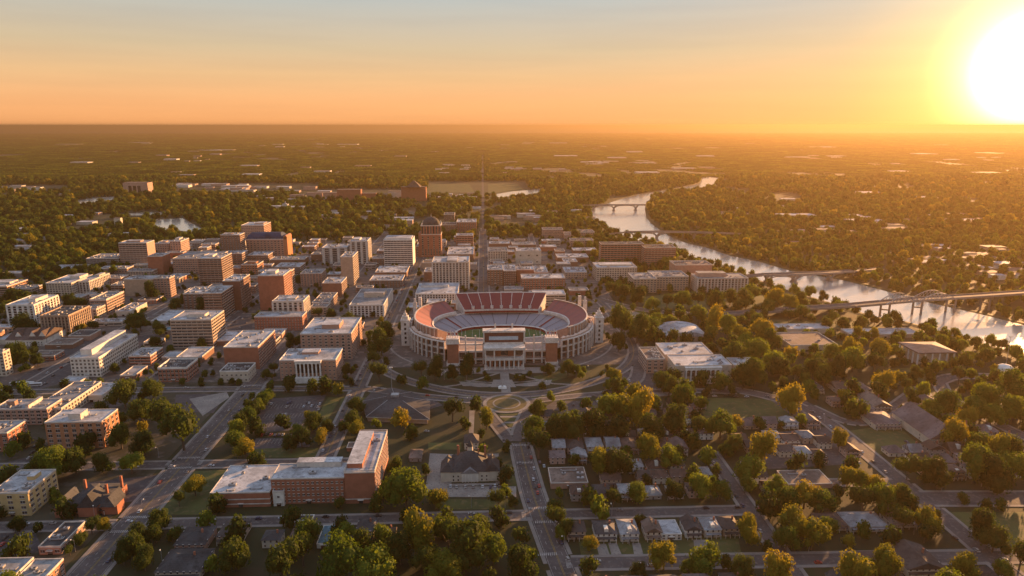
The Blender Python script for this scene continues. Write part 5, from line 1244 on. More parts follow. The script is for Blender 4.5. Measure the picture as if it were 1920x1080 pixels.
# hand placed: crown centre and width in the photograph
TP = '''440,1040,60 570,1000,65 525,1055,80 635,1045,105 722,990,50 785,1005,80y 840,1000,70 870,1022,90 925,1030,60 975,1055,70 835,1068,75y 650,1000,50 905,990,50 705,1062,80 750,1030,60d 800,1045,60d 680,1015,50d
632,950,50d 440,955,42d 760,915,82 820,935,42y 935,935,42d 963,940,22d 738,875,38d 1010,830,62 1000,800,45 848,765,48d 912,785,44y 1005,770,36d 1072,800,60d 1040,805,50d 1170,765,60y 1200,768,62y 1140,765,50 1110,795,60d 1220,795,60d 1282,745,42 1352,790,62 1270,790,50d 1312,795,42d 1160,800,50d
1125,868,55y 1158,872,62 1215,845,52y 1252,855,50 1430,842,66y 1400,880,62 1450,900,50 1510,925,60y 1540,935,55 1480,935,50 1385,905,40 1315,915,55 1350,918,45 1265,922,42 1195,925,45 1150,930,40d 1110,935,55d 1225,935,45d 1050,938,58y 1045,972,45d 1022,950,38d 1105,1020,34y 1062,990,34d 1035,1000,28 1245,1045,52y 1290,1062,34 1200,1070,34 1380,830,40d 1360,845,30 1300,830,32d
1405,995,52y 1460,1068,72y 1395,1068,50d 1490,975,62y 1525,1000,60y 1475,1010,55 1550,985,40 1590,1055,72y 1660,1058,62y 1625,1062,45 1740,975,54y 1735,1000,40d 1810,1062,56y 1880,1068,40 1735,880,60 1760,890,60d 1715,900,55d 1690,880,45d 1660,935,62 1620,935,60d 1640,910,40y 1590,895,45y 1615,900,40y 1575,825,38y 1488,750,55y 1790,815,56y 1825,822,52 1860,838,60y 1885,850,60 1830,870,70 1870,890,72d 1900,880,60 1790,960,62d 1830,985,60d 1700,940,50d 1680,960,50d 1850,1010,60d 1900,1040,60d
1895,720,62 1850,745,55 1825,765,45 1805,775,40y 1775,755,50 1745,765,45 1860,780,40 1900,770,50 1780,790,40
300,778,75d 340,800,85 265,770,50d 245,850,50d 285,730,45d 232,738,55d 100,870,66 75,880,50d 140,865,50d 420,840,50y 460,840,42y 440,825,40 365,912,40y 335,935,28 345,960,40 300,975,45d 265,1002,45 250,1025,48d 290,1000,40d 270,1050,45d 230,1040,40d 245,868,45 225,815,50d 270,830,50d 190,865,45d
497,748,30 485,758,30 474,768,32 463,779,34 452,790,34 443,803,34 505,738,24 565,820,38d 602,818,34y 545,832,32d 585,790,36d 575,778,20y 612,800,26d 555,805,26 665,760,36d 660,785,34 668,805,30y 645,800,26d
710,695,44d 715,645,50d 692,650,36d 700,670,34d 725,620,34d 790,690,34d 815,693,40d 875,690,40d 850,700,26d 1103,660,34y 1065,688,34 1080,695,26 1150,708,34y 1140,720,26 1032,692,22d 1020,695,20d 1088,703,18 1170,720,24
1165,603,52d 1195,618,50d 1215,610,40 1160,640,36d 1230,600,34 1340,600,46y 1365,612,40 1385,625,36y 1310,590,34 1430,625,46y 1450,640,40d 1420,655,46 1400,645,40 1380,665,50d 1455,675,50 1465,690,44d 1415,700,48d 1385,705,50 1350,712,44 1265,705,36d 1242,712,40d 1255,725,36 1590,655,42y 1600,675,46 1570,690,44d 1650,655,40y 1640,680,40 1662,715,44y 1500,700,36d 1530,690,44d 1545,705,36 1830,680,46 1850,668,36 1800,700,36d 1560,660,36 1510,710,30 1470,720,30d 1720,700,26d 1690,665,30d 1700,720,24d
1410,545,34 1435,552,30d 1460,546,26 1500,560,30 1530,572,26d 1620,612,24 1480,590,26d 1420,598,26 1520,600,24d 1550,606,24 1590,612,26d 1480,570,34y 1455,560,34y 1500,585,30 1440,575,30 1400,560,36 1370,555,30d 1345,565,34d 1310,560,32d 1280,560,34 1250,565,28d 1170,545,34d 1195,555,36d 1220,570,30 1150,540,30d 1520,548,22 1490,542,22 1545,555,20 1790,625,20 1765,640,24 1860,640,26 1880,645,26 1900,655,24 1830,640,24 1805,648,26 1730,612,18 1620,605,24 1665,605,22 1640,600,20 1560,590,24 1600,620,24y 1640,625,24y 1570,575,26 1690,630,20
15,662,36d 40,668,38d 62,660,28d 70,675,24d 10,965,44d 30,985,30d 105,935,24 170,985,34d 150,1010,30d 195,985,26y 130,1030,24d 275,548,30d 262,602,34d 240,600,26d 355,580,34d 380,570,26d 330,570,24d 30,610,40d 60,615,26d 145,570,34d 130,565,28d 175,612,24d 300,615,26d 290,640,24d 350,560,28d 345,590,24d 590,585,24d 620,590,24d 655,600,30d 560,525,20d 580,515,22d 540,640,26d 560,640,20d 490,700,24d 505,690,22d 510,705,16d 650,695,26d 400,700,12d 435,715,14d 448,716,12d 385,640,20d 225,660,20d 215,690,20d 272,700,14d 320,655,16 290,655,18d'''
nh = 0
for tok in TP.split():
    k = 'g'
    if tok[-1] in 'yd': k = tok[-1]; tok = tok[:-1]
    px, py, w = map(float, tok.split(','))
    if k == 'g' and rt.random() < .25: k = 'd'
    x, y = G(px, py+w*.30); s = depthscale(x, y); rad = w/2/s*1.06; hgt = rad*2*rt.uniform(.82, 1.0)
    # the crown centre, not the foot, sits at (px, py)
    for _ in range(4):
        qx, qy = PX(x, y, hgt*.55); gx, gy = G(px+ (px-qx)*0, py+(py-qy)); yy = G(px, py, hgt*.55); x, y = yy
    if infoot(x, y, -1.5): 
        y -= 9
        if infoot(x, y, -1.5):
            y += 20
            if infoot(x, y, -1.5): continue
    if inroad(x, y, -1.5): x += 5
    if inroad(x, y, -1.5): continue
    if inpoly(x, y, RIVER): continue
    tree(x, y, rad, hgt, k); nh += 1
print('hand trees', nh)
# ---------------------------------------------------------------- seeded fill: woods, gardens, street trees
def hsh(a, b):
    v = math.sin(a*127.1+b*311.7)*43758.5453; return v-math.floor(v)
def vnoise(x, y):
    xi, yi = math.floor(x), math.floor(y); fx, fy = x-xi, y-yi; fx = fx*fx*(3-2*fx); fy = fy*fy*(3-2*fy)
    return (hsh(xi,yi)*(1-fx)+hsh(xi+1,yi)*fx)*(1-fy)+(hsh(xi,yi+1)*(1-fx)+hsh(xi+1,yi+1)*fx)*fy
AV = [p for p, n, a in POLY if a]; AVB = [(min(q[0] for q in p), max(q[0] for q in p), min(q[1] for q in p), max(q[1] for q in p), p) for p in AV]
def blocked(x, y, r):
    for b in AVB:
        m = 5 if b[4] is RIVER else 0
        if b[0]-m < x < b[1]+m and b[2]-m < y < b[3]+m:
            if inpoly(x, y, b[4]): return True
            if m and any(inpoly(x+dx, y+dy, b[4]) for dx, dy in ((8,0),(-8,0),(0,10),(0,-10))): return True
    if infoot(x, y, r*.35): return True
    return inroad(x, y, r*.3)
def incore(x, y): return (-640 < x < 190 and 640 < y < 1540)
fill = []; rs = random.Random(5)
cand = []
for _ in range(14000):     # near field 330..1500
    y = 300+1300*rs.random()**.8; x = rs.uniform(-.85, .85)*y*1.05
    cand.append((x, y))
grid = {}
def addgrid(x, y, r): grid.setdefault((int(x//25), int(y//25)), []).append((x, y, r))
for t in TREES: addgrid(*t)
def close(x, y, r, f=.72):
    for i in (-1, 0, 1):
        for j in (-1, 0, 1):
            for (a, b, c) in grid.get((int(x//25)+i, int(y//25)+j), ()):
                if (a-x)**2+(b-y)**2 < ((r+c)*f)**2: return True
    return False
for x, y in cand:
    px, py = PX(x, y, 5)
    if px < -120 or px > 2050 or py > 1150: continue
    core = incore(x, y)
    if core and rs.random() > .42: continue
    if not core and y < 640 and x < 20 and rs.random() > .5: continue
    if not core and y < 800 and x > 20 and rs.random() > .97: continue
    if 1150 < px < 1320 and py > 1010: continue
    r = rs.uniform(3.2, 5.5) if core else rs.uniform(4.5, 11.5)
    if blocked(x, y, r+1) or close(x, y, r): continue
    if not core and vnoise(x*.02+9, y*.02) < .14: continue
    fill.append((x, y, r)); addgrid(x, y, r)
fill.sort(key=lambda t: t[1]/t[2])
nfree = max(0, 298-len(TREES)); k = 0
rest = []
for (x, y, r) in fill:
    if k < nfree: tree(x, y, r, r*2*rs.uniform(.75, .95), rs.choice('ggdddy')); k += 1
    else: rest.append((x, y, r, r*1.8))
# mid and far woods as one mass
mid = []
def clear(x, y, px, py): # open patches with buildings in the far land
    for (a, b, c, d) in ((330,342,600,362),(0,345,130,358),(560,352,800,372),(800,338,990,366),(930,405,1010,425),(1140,365,1215,440)):
        if a < px < c and b < py < d: return True
    return False
n = 0
for _ in range(60000):
    y = math.sqrt(rs.uniform(1150**2, 3300**2)); x = rs.uniform(-.84, .84)*y
    if incore(x, y): continue
    px, py = PX(x, y, 5)
    if px < -100 or px > 2020 or clear(x, y, px, py) or abs(x+2) < 9: continue
    v = vnoise(x*.006, y*.004)*.6+vnoise(x*.02, y*.013)*.4
    if v < .27: continue
    r = rs.choice((6, 7.5, 9, 11, 14))*rs.uniform(.85, 1.15)*(1+.00008*(y-1200))
    if blocked(x, y, r+2) or close(x, y, r, .60): continue
    addgrid(x, y, r); mid.append((x, y, r, r*rs.uniform(1.4, 1.9)))
print('fill', len(fill), 'mid', len(mid))
def unlinked(name, me): return bpy.data.objects.new(name, me)
PB = [unlinked('clump', leafmesh('clump', r_, 8, 60, .10, m)) for m in (LEAF, LEAFD, LEAFD, LEAFD, LEAFY)]
def patch(seed, mat):
    g = np.random.default_rng(seed); V = []; Fc = []
    for i in range(34):
        a, b = g.uniform(-1, 1, 2); s = g.uniform(.10, .19)
        me = PATCHV[g.integers(0, 3)]; k = len(V); V += [(a+v[0]*s, b+v[1]*s, v[2]*s*.9) for v in me[0]]; Fc += [tuple(k+q for q in f) for f in me[1]]
    me = bpy.data.meshes.new('woods'); me.from_pydata(V, [], Fc); me.materials.append(mat); me.update(); return unlinked('woods', me)
PATCHV = []
for s in range(3):
    me = leafmesh('tmp', np.random.default_rng(90+s), 4, 9, .34, LEAF, core=True); PATCHV.append(([tuple(v.co) for v in me.vertices], [tuple(p.vertices) for p in me.polygons]))
PC = [patch(1, LEAF), patch(2, LEAFD), patch(3, LEAFD)]
far = []
y = 3250.
while y < 21000:
    stp = 66 if y < 6500 else 110 if y < 11000 else 190
    nx = int(.84*y/stp)
    for i in range(-nx, nx+1):
        x = i*stp+rs.uniform(-14, 14); yy = y+rs.uniform(-14, 14); px, py = PX(x, yy)
        if px < -60 or px > 1980 or (yy < 6000 and abs(x+2) < stp*.62): continue
        if vnoise(x*.0022+3, yy*.0013)*.6+vnoise(x*.009, yy*.005)*.4 < .25: continue
        if blocked(x, yy, 10): continue
        far.append((x, yy, stp*.62, stp*.62, 5+rs.randrange(3)))
    y += stp
for i in range(420):
    yy = rs.uniform(3250, 6000); x = rs.choice((-1, 1))*rs.uniform(9, 44)-2; mid.append((x, yy, rs.uniform(8, 11), rs.uniform(11, 16)))
print('far patches', len(far))
pts = [(x, y, 0) for x, y, r, h in rest+mid]+[(x, y, 0) for x, y, r, h, k in far]
# one object: its mesh carries eight sample clumps (sorted by the "proto" number) and one loose point per clump to set out
PV = []; PF = []; PM = []; PR = []; MT = [LEAF, LEAFD, LEAFY]
for k_, o in enumerate(PB+PC):
    m_ = o.data; b_ = len(PV); PV += [tuple(v.co) for v in m_.vertices]; PR += [k_+1]*len(m_.vertices); mi_ = MT.index(m_.materials[0])
    PF += [tuple(b_+i for i in p.vertices) for p in m_.polygons]; PM += [mi_]*len(m_.polygons)
np_ = len(PV)
me = bpy.data.meshes.new('woodland'); me.from_pydata(PV+pts, [], PF); [me.materials.append(m_) for m_ in MT]; me.polygons.foreach_set('material_index', PM)
for a_, t_ in (('sc', 'FLOAT_VECTOR'), ('idx', 'INT'), ('rot', 'FLOAT'), ('proto', 'INT')): me.attributes.new(a_, t_, 'POINT')
scs = [(1, 1, 1)]*np_+[(r, r, h*.78) for x, y, r, h in rest+mid]+[(r, r, r*.9) for x, y, r, h, k in far]
idx = [0]*np_+[rs.choice((0,0,0,1,1,2,2,2,3,3,3,4)) for _ in rest+mid]+[k for *_, k in far]
me.attributes['sc'].data.foreach_set('vector', [float(c) for s in scs for c in s]); me.attributes['idx'].data.foreach_set('value', idx); me.attributes['rot'].data.foreach_set('value', [0.]*np_+[rs.uniform(0, 6.28) for _ in pts]); me.attributes['proto'].data.foreach_set('value', PR+[0]*len(pts))
wd = bpy.data.objects.new('woodland', me); COL.objects.link(wd); tag(wd, 'dense broadleaf woods spreading around the town to the horizon', 'woodland', kind='stuff')
ng = bpy.data.node_groups.new('scatter', 'GeometryNodeTree'); ng.interface.new_socket('Geometry', in_out='INPUT', socket_type='NodeSocketGeometry'); ng.interface.new_socket('Geometry', in_out='OUTPUT', socket_type='NodeSocketGeometry')
gi = ng.nodes.new('NodeGroupInput'); go = ng.nodes.new('NodeGroupOutput'); jn = ng.nodes.new('GeometryNodeGeometryToInstance'); ip = ng.nodes.new('GeometryNodeInstanceOnPoints')
def na(name, t):
    q = ng.nodes.new('GeometryNodeInputNamedAttribute'); q.data_type = t; q.inputs['Name'].default_value = name; return [s for s in q.outputs if s.enabled and s.name == 'Attribute'][0]
pa = na('proto', 'INT')
def sep(k):
    c = ng.nodes.new('FunctionNodeCompare'); c.data_type = 'INT'; c.operation = 'EQUAL'; ii = [s for s in c.inputs if s.enabled]; ng.links.new(pa, ii[0]); ii[1].default_value = k
    q = ng.nodes.new('GeometryNodeSeparateGeometry'); q.domain = 'POINT'; ng.links.new(gi.outputs[0], q.inputs['Geometry']); ng.links.new(c.outputs[0], q.inputs['Selection']); return q.outputs[0]
for k_ in reversed(range(1, 9)): ng.links.new(sep(k_), jn.inputs[0])
ng.links.new(sep(0), ip.inputs['Points']); ng.links.new(jn.outputs[0], ip.inputs['Instance']); ip.inputs['Pick Instance'].default_value = True
ng.links.new(na('idx', 'INT'), ip.inputs['Instance Index'])
ng.links.new(na('sc', 'FLOAT_VECTOR'), ip.inputs['Scale'])
cx_ = ng.nodes.new('ShaderNodeCombineXYZ'); ng.links.new(na('rot', 'FLOAT'), cx_.inputs['Z']); ng.links.new(cx_.outputs[0], ip.inputs['Rotation'])
ng.links.new(ip.outputs[0], go.inputs[0]); md = wd.modifiers.new('scatter', 'NODES'); md.node_group = ng
# ================================================================ CARS, LAMPS, MASTS
def carproto(c, name):
    m = surf(name+'_paint', c, tuple(x*.9 for x in c), rough=.35, spec=.5, scale=1.)
    r = empty('parked_car', (0, 0, 0))
    b = MB(); prof = [(-2.2,.35),(-2.25,.8),(-1.9,.95),(-1.2,1.0),(.9,1.02),(1.9,.9),(2.2,.7),(2.2,.35)]
    P = [(x, z) for x, z in prof]; n = len(P); k = len(b.v)
    b.v += [(x, -.9, z) for x, z in P]+[(x, .9, z) for x, z in P]; b.f.append(tuple(range(n))); b.f.append(tuple(reversed(range(n, 2*n)))); b.m += [0, 0]
    for i in range(n): j = (i+1) % n; b.f.append((i, i+n, j+n, j)); b.m.append(0)
    b.build('body', m, r)
    g = MB(); g.v += [(-1.7,-.82,.97),(1.1,-.82,.97),(.5,-.68,1.5),(-1.3,-.68,1.5),(-1.7,.82,.97),(1.1,.82,.97),(.5,.68,1.5),(-1.3,.68,1.5)]
    g.f += [(0,1,2,3),(7,6,5,4),(1,5,6,2),(0,3,7,4)]; g.m += [0]*4; g.build('window', GLASS, r); MB().box(-1.3,.5,-.7,.7,1.5,1.54).build('roof_panel', m, r)
    for x in (-1.4, 1.35):
        for y in (-.92, .72): MB().tube((x, y, .34), (x, y+.2, .34), .34, n=10).build('wheel', DARK, r)
    return r
CC = [('white',(.7,.7,.7)),('silver',(.42,.43,.45)),('black',(.02,.02,.022)),('dark blue',(.03,.04,.09)),('red',(.35,.03,.02)),('grey',(.15,.15,.16))]
PROT = {}; rc = random.Random(44)
def car(x, y, rz, where, ci=None):
    nm, c = CC[ci] if ci is not None else rc.choice(CC[:4]+CC[:3]+CC[4:])
    if nm not in PROT: o = PROT[nm] = carproto(c, nm.replace(' ', '_'))
    else: o = copy_tree(PROT[nm])
    o.location = (x, y, .29 if False else .16); o.rotation_euler = (0, 0, rz)
    if 'label' in o: del o['label']
    auto(o, f'{nm} car', where, 'car', 'parked and waiting cars', (x, y))
def carsat(L, where, rz=math.pi/2, ci=None):
    for px, py in L: x, y = G(px, py); car(x, y, rz+rc.uniform(-.05, .05), where, ci)
carsat([(504,757),(509,758),(540,757),(545,755),(538,764),(530,779),(536,778),(576,756),(580,757),(570,763),(526,776),(585,762),(596,764),(600,758),(598,768)], 'in the car park before the portico building')
carsat([(500,815),(508,816),(516,817),(524,816),(531,816),(538,817),(545,818),(556,816),(562,817),(492,817)], 'in the row at the lower end of the car park')
carsat([(845,913),(856,914),(873,914),(887,914),(830,885),(928,912),(936,912),(905,914),(920,915)], 'in the paved villa lot')
carsat([(702,733),(730,700),(640,790),(633,800),(627,812),(676,712)], 'near the street left of the library')
carsat([(1180,715),(1172,738),(1195,745),(1215,745),(1225,750),(1160,748),(1140,752),(1120,754),(1105,756),(1090,758),(1075,760),(1055,762)], 'in the lot right of the roundabout')
carsat([(60,690),(75,693),(90,700),(100,705),(115,690),(130,680),(85,720)], 'in the yard left of the long white office')
carsat([(1020,875),(1012,868),(1000,900),(1004,915),(1008,925)], 'parked along the central avenue', math.pi/2)
carsat([(205,1052),(262,960),(390,820),(300,905),(430,770),(455,742)], 'on the wide avenue', math.pi/2)
carsat([(944,826),(975,870),(990,940)], 'driving on the central avenue', math.pi/2)
carsat([(1425,957)], 'turning at the slanting street corner', 0, 4)
carsat([(1610,869),(1515,800),(1700,830),(1790,1010)], 'on the right avenue')
carsat([(1120,1053),(1200,1060),(1310,1056)], 'on the bottom street', 0)
carsat([(420,608),(430,612),(440,604),(455,598),(425,620),(450,615),(462,606)], 'in the yard of the long low brick block')
carsat([(800,640+170),(1380,745),(1360,742),(1340,744),(1400,745),(1320,741)], 'along the lane before the civic hall lawn', 0)
carsat([(900,560),(905,540),(903,520),(907,500),(902,480),(906,470),(900,455),(904,440)], 'on the far avenue behind the stadium')
carsat([(10,1010),(25,1015),(40,1008),(50,1014),(5,1022)], 'in the dark yard below the yellow block')
carsat([(60,850),(75,846),(66,838),(55,860)], 'beside the blazing brick block')
for (nm, side_, d0, d1, stp_, wh) in (('side_street',1,0,900,17,'parked along the side street left of the stadium'),('wide_avenue',-1,60,900,31,'moving along the wide avenue'),('lower_cross_street',1,0,900,23,'parked along the lower cross street'),('middle_cross_street',-1,0,500,21,'parked along the cross street above the school'),('residential_street',1,0,400,15,'parked on the residential street'),('right_avenue',1,0,500,25,'on the long right avenue'),('plaza_street',1,0,600,24,'on the street before the portico building'),('bottom_street',-1,0,360,22,'parked on the bottom street'),('central_avenue',-1,0,400,21,'parked at the kerb of the central avenue'),('left_street',1,0,700,33,'on the narrow downtown street'),('highway_approach',1,0,200,24,'on the highway approach')):
    P_, w_ = [(p, w) for n, p, w, _ in ROADS if n == nm][0]; dd = 0.
    for a, b in zip(P_, P_[1:]):
        L_ = math.hypot(b[0]-a[0], b[1]-a[1]); u = 0.
        while u < L_:
            if d0 < dd+u < d1 and rc.random() < .75:
                t = u/L_; d = Vector((b[0]-a[0], b[1]-a[1])).normalized(); o_ = side_*(w_/2-1.3); x, y = a[0]+(b[0]-a[0])*t-d.y*o_, a[1]+(b[1]-a[1])*t+d.x*o_
                q = PX(x, y)
                if 0 < q[0] < 1920 and q[1] < 1090: car(x, y, math.atan2(d.y, d.x), wh)
            u += stp_*rc.uniform(.6, 1.4)
        dd += L_
# long white buses
bus = MB().box(-6,6,-1.3,1.3,.4,3.2).mesh('body', surf('bus_white', (.6,.6,.6), rough=.4)); bw = MB().box(-5.8,5.8,-1.34,1.34,1.6,2.6).mesh('window', GLASS)
for px, py in ((32,722),(52,722),(66,724),(246,706),(560,600)):
    x, y = G(px, py); r = empty('bus', (x, y, .1), rc.uniform(-.1, .3)); inst('body', bus, r); inst('window', bw, r)
    for a in (-4, 4): MB().tube((a,-1.36,.5),(a,1.36,.5),.5,n=10).build('wheel', DARK, r)
    auto(r, 'white long bus or truck', 'parked '+('in the left yard' if px < 100 else 'downtown'), 'bus', 'long white buses', (x, y))
# street lamps
POLE = MB().tube((0,0,0),(0,0,8),.13,.09,n=6).tube((0,0,8),(1.6,0,8.5),.08,n=5).mesh('pole', METAL); HEAD = MB().sphere((1.7,0,8.4),.42,8,4).mesh('lamp_head', surf('lamp_glass', (.8,.78,.72), rough=.3))
def lamp(x, y, rz, where):
    r = empty('street_lamp', (x, y, .0), rz); inst('pole', POLE, r); inst('lamp_head', HEAD, r)
    auto(r, 'street lamp with pale globe', where, 'street lamp', 'street lamps with pale globes', (x, y))
for px, py, wh in [(1058,1027,'on the corner of the lower house row'),(1180,1022,'before the third lower house'),(1252,938,'behind the lower house row'),(1147,968,'behind the lower house row'),(1401,925,'by the slanting street'),(1445,938,'by the slanting street'),(1094,830,'by the upper house row'),(1188,800,'above the upper house row'),(1322,822,'by the upper house row'),(947,952,'by the crossing of the central avenue'),(884,952,'by the crossing of the central avenue'),(978,810,'below the roundabout'),(902,800,'below the roundabout'),(880,762,'left of the roundabout'),
   (298,858,'left of the wide avenue crossing'),(304,1052,'beside the wide avenue'),(268,960,'beside the wide avenue'),(178,972,'beside the brick villa'),(142,1035,'beside the wide avenue'),(1713,1002,'at the lower right bungalows'),(1516,1036,'at the bottom right'),(1860,908,'by the right avenue'),(1840,912,'by the right avenue'),(1765,922,'by the right avenue'),(1545,792,'near the church hall'),(1746,805,'near the church hall'),(1870,1033,'by the dark field'),
   (833,712,'on the stadium forecourt'),(875,715,'on the stadium forecourt'),(1025,728,'on the stadium forecourt'),(1080,710,'on the stadium forecourt'),(800,720,'on the stadium forecourt'),(1104,700,'on the stadium forecourt'),(1140,560,'on the highway approach'),(1184,582,'on the highway approach'),(1288,575,'on the highway approach'),(1465,578,'near the highway bridge start'),(1250,690,'beside the civic hall'),(1490,712,'right of the civic hall')]:
    x, y = G(px, py); lamp(x, y, rc.uniform(0, 6.28), wh)
# tall floodlight masts
for px, py, h, wh in ((735,738,26,'at the street left of the stadium forecourt'),(1885,690,34,'in the park at right'),(1900,655,1,'')):
    if h < 5: continue
    x, y = G(px, py); r = empty('light_mast', (x, y, 0)); MB().tube((0,0,0),(0,0,h),.35,.2,n=6).build('pole', METAL, r); MB().box(-1.6,1.6,-.4,.4,h,h+1).build('lamp_head', TRIMW, r); tag(r, 'tall thin light mast '+wh, 'light mast')
x, y = G(942, 727); r = empty('monument', (x, y, 0)); tag(r, 'small pale monument on the paved axis in front of the stadium', 'monument'); MB().box(-3,3,-2,2,0,1.6).box(-4,4,-3,3,0,.5).build('plinth', TRIMW, r); MB().tube((0,0,1.6),(0,0,5.5),.7,.3,n=8).build('statue', METAL, r)
x, y = G(1883, 700); r = empty('storage_dome', (x, y, 0)); tag(r, 'white domed tank at the right edge by the river park', 'tank'); MB().tube((0,0,0),(0,0,5),8,8,n=20).build('wall', WALLM('white'), r); MB().dome(0,0,5,8,8,5).build('dome', TRIMW, r)
# ================================================================ LIGHT, SKY, HAZE, CAMERA
def axis(px, py):
    u, v = (px-960)/F, -(py-540)/F; f = CP+v*SP; up = -SP+v*CP
    return Vector((u*CY+f*SY, f*CY-u*SY, up)).normalized()
SUNV = axis(1940, 130); AZ = math.atan2(SUNV.x, SUNV.y)+math.radians(5)
SUN_EL = math.radians(8.5)
ld = bpy.data.lights.new('sun', 'SUN'); ld.energy = SUN_E; ld.color = (1., .50, .19); ld.angle = math.radians(.6); lo = bpy.data.objects.new('sun', ld); COL.objects.link(lo)
dv = Vector((math.sin(AZ)*math.cos(SUN_EL), math.cos(AZ)*math.cos(SUN_EL), math.sin(SUN_EL))); lo.rotation_euler = dv.to_track_quat('Z', 'Y').to_euler(); lo.location = (400, 400, 600)
W_ = bpy.data.worlds.new('World'); SC.world = W_; W_.use_nodes = True; nt = W_.node_tree; bg = nt.nodes['Background']; wo = nt.nodes['World Output']
sky = nd(nt, 'ShaderNodeTexSky'); sky.sky_type = 'NISHITA'; sky.sun_disc = False; sky.sun_elevation = SUN_EL; sky.sun_rotation = AZ; sky.dust_density = .5
nt.links.new(sky.outputs[0], bg.inputs['Color']); bg.inputs['Strength'].default_value = SKY_S
# evening colour of the sky by height above the horizon, and the glow round the sun
tc = nd(nt, 'ShaderNodeTexCoord'); nrm = nd(nt, 'ShaderNodeVectorMath', operation='NORMALIZE'); nt.links.new(tc.outputs['Generated'], nrm.inputs[0])
sx = nd(nt, 'ShaderNodeSeparateXYZ'); nt.links.new(nrm.outputs[0], sx.inputs[0])
rp = nd(nt, 'ShaderNodeValToRGB'); cr = rp.color_ramp
def mp(src, a, b):
    q = nd(nt, 'ShaderNodeMapRange'); q.inputs['From Min'].default_value = a; q.inputs['From Max'].default_value = b; nt.links.new(src, q.inputs['Value']); return q.outputs[0]
nt.links.new(mp(sx.outputs['Z'], 0, .5), rp.inputs['Fac'])
stops = SKY_STOPS
cr.elements[0].position = stops[0][0]*2; cr.elements[0].color = (*stops[0][1], 1); cr.elements[1].position = stops[-1][0]*2; cr.elements[1].color = (*stops[-1][1], 1)
for p_, c_ in stops[1:-1]: e = cr.elements.new(p_*2); e.color = (*c_, 1)
dt = nd(nt, 'ShaderNodeVectorMath', operation='DOT_PRODUCT'); nt.links.new(nrm.outputs[0], dt.inputs[0]); dt.inputs[1].default_value = SUNV
ac = nd(nt, 'ShaderNodeMath', operation='ARCCOSINE'); nt.links.new(dt.outputs['Value'], ac.inputs[0])
gl = nd(nt, 'ShaderNodeValToRGB'); nt.links.new(mp(ac.outputs[0], 0, math.radians(90)), gl.inputs['Fac']); ge = gl.color_ramp; ge.interpolation = 'B_SPLINE'
GS = GLOW_STOPS
ge.elements[0].position = GS[0][0]/90; ge.elements[0].color = (*GS[0][1], 1); ge.elements[1].position = GS[-1][0]/90; ge.elements[1].color = (*GS[-1][1], 1)
for p_, c_ in GS[1:-1]: e = ge.elements.new(p_/90); e.color = (*c_, 1)
b2 = nd(nt, 'ShaderNodeBackground'); mu = nd(nt, 'ShaderNodeMixRGB', blend_type='MULTIPLY'); mu.inputs['Fac'].default_value = 1
mpn = nd(nt, 'ShaderNodeMapping'); mpn.inputs['Scale'].default_value = (2.2, 2.2, 34); nt.links.new(nrm.outputs[0], mpn.inputs['Vector']); cn = nd(nt, 'ShaderNodeTexNoise'); cn.inputs['Scale'].default_value = 1.6; cn.inputs['Detail'].default_value = 6; nt.links.new(mpn.outputs[0], cn.inputs['Vector'])
cr2 = nd(nt, 'ShaderNodeValToRGB'); cr2.color_ramp.elements[0].position = .38; cr2.color_ramp.elements[0].color = (.975, .965, .965, 1); cr2.color_ramp.elements[1].position = .6; cr2.color_ramp.elements[1].color = (1.02, 1.01, 1.0, 1); nt.links.new(cn.outputs['Fac'], cr2.inputs['Fac'])
nt.links.new(rp.outputs[0], mu.inputs['Color1']); nt.links.new(cr2.outputs[0], mu.inputs['Color2']); nt.links.new(mu.outputs[0], b2.inputs['Color']); b2.inputs['Strength'].default_value = 1.
b3 = nd(nt, 'ShaderNodeBackground'); nt.links.new(gl.outputs[0], b3.inputs['Color']); b3.inputs['Strength'].default_value = 1.
s1 = nd(nt, 'ShaderNodeAddShader'); s2 = nd(nt, 'ShaderNodeAddShader'); nt.links.new(bg.outputs[0], s1.inputs[0]); nt.links.new(b2.outputs[0], s1.inputs[1]); nt.links.new(s1.outputs[0], s2.inputs[0]); nt.links.new(b3.outputs[0], s2.inputs[1]); nt.links.new(s2.outputs[0], wo.inputs['Surface'])
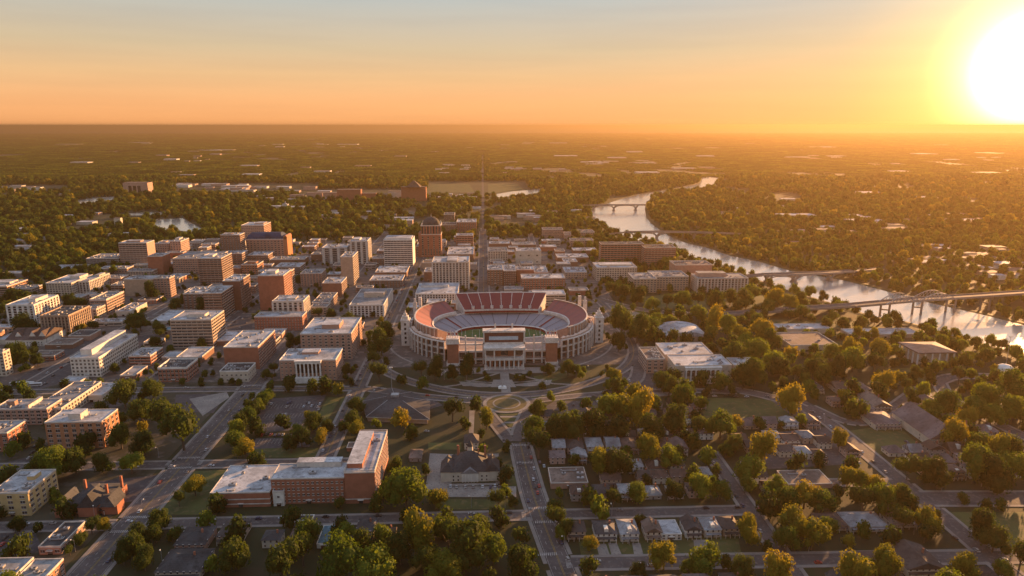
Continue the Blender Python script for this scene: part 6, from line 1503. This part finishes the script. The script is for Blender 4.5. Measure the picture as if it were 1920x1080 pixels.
# haze: a thin homogeneous layer of scattering air over the whole plain
vm = bpy.data.materials.new('haze'); vm.use_nodes = True; vt = vm.node_tree; vt.nodes.clear(); vo = vt.nodes.new('ShaderNodeOutputMaterial'); vs = vt.nodes.new('ShaderNodeVolumeScatter')
vs.inputs['Density'].default_value = HAZE_D; vs.inputs['Anisotropy'].default_value = HAZE_G; vs.inputs['Color'].default_value = (*HAZE_C, 1); 
va = vt.nodes.new('ShaderNodeVolumeAbsorption'); va.inputs['Color'].default_value = (0, 0, 0, 1); va.inputs['Density'].default_value = HAZE_A
vad = vt.nodes.new('ShaderNodeAddShader'); vt.links.new(vs.outputs[0], vad.inputs[0]); vt.links.new(va.outputs[0], vad.inputs[1]); vt.links.new(vad.outputs[0], vo.inputs['Volume'])
hz = MB().box(-R0*.98, R0*.98, -2400, R0*1.25, -.4, HAZE_TOP).build('haze', vm); tag(hz, 'warm evening haze lying over the plain', 'haze', kind='structure')
cd = bpy.data.cameras.new('camera'); co = bpy.data.objects.new('camera', cd); COL.objects.link(co); cd.sensor_width = 36; cd.lens = 24; cd.clip_start = 1; cd.clip_end = 300000
co.location = (0, 0, H); co.rotation_euler = (math.pi/2-PIT, 0, -YAW); SC.camera = co
# labels of repeated things: ordinals from the left among things described alike
from collections import defaultdict
gd = defaultdict(list)
for o, d, wh, px in AUTO: gd[(d, wh)].append((px, o))
for (d, wh), L in gd.items():
    L.sort(key=lambda t: t[0])
    for i, (px, o) in enumerate(L):
        if len(L) == 1: o['label'] = f'{d} {wh}'
        elif i == 0: o['label'] = f'leftmost {d} {wh}'
        elif i == len(L)-1: o['label'] = f'rightmost {d} {wh}'
        else: o['label'] = f'{d} {wh}, {ordw(i+1)} from left'
SC.render.engine = 'CYCLES'; SC.cycles.use_denoising = True; SC.cycles.max_bounces = 5; SC.cycles.diffuse_bounces = 3; SC.cycles.glossy_bounces = 2; SC.cycles.transmission_bounces = 3; SC.cycles.volume_bounces = 0
SC.cycles.sample_clamp_indirect = 3.
SC.view_settings.view_transform = 'Standard'; SC.view_settings.look = 'None'; SC.view_settings.exposure = 0; SC.view_settings.gamma = 1
print('objects', len(SC.objects))
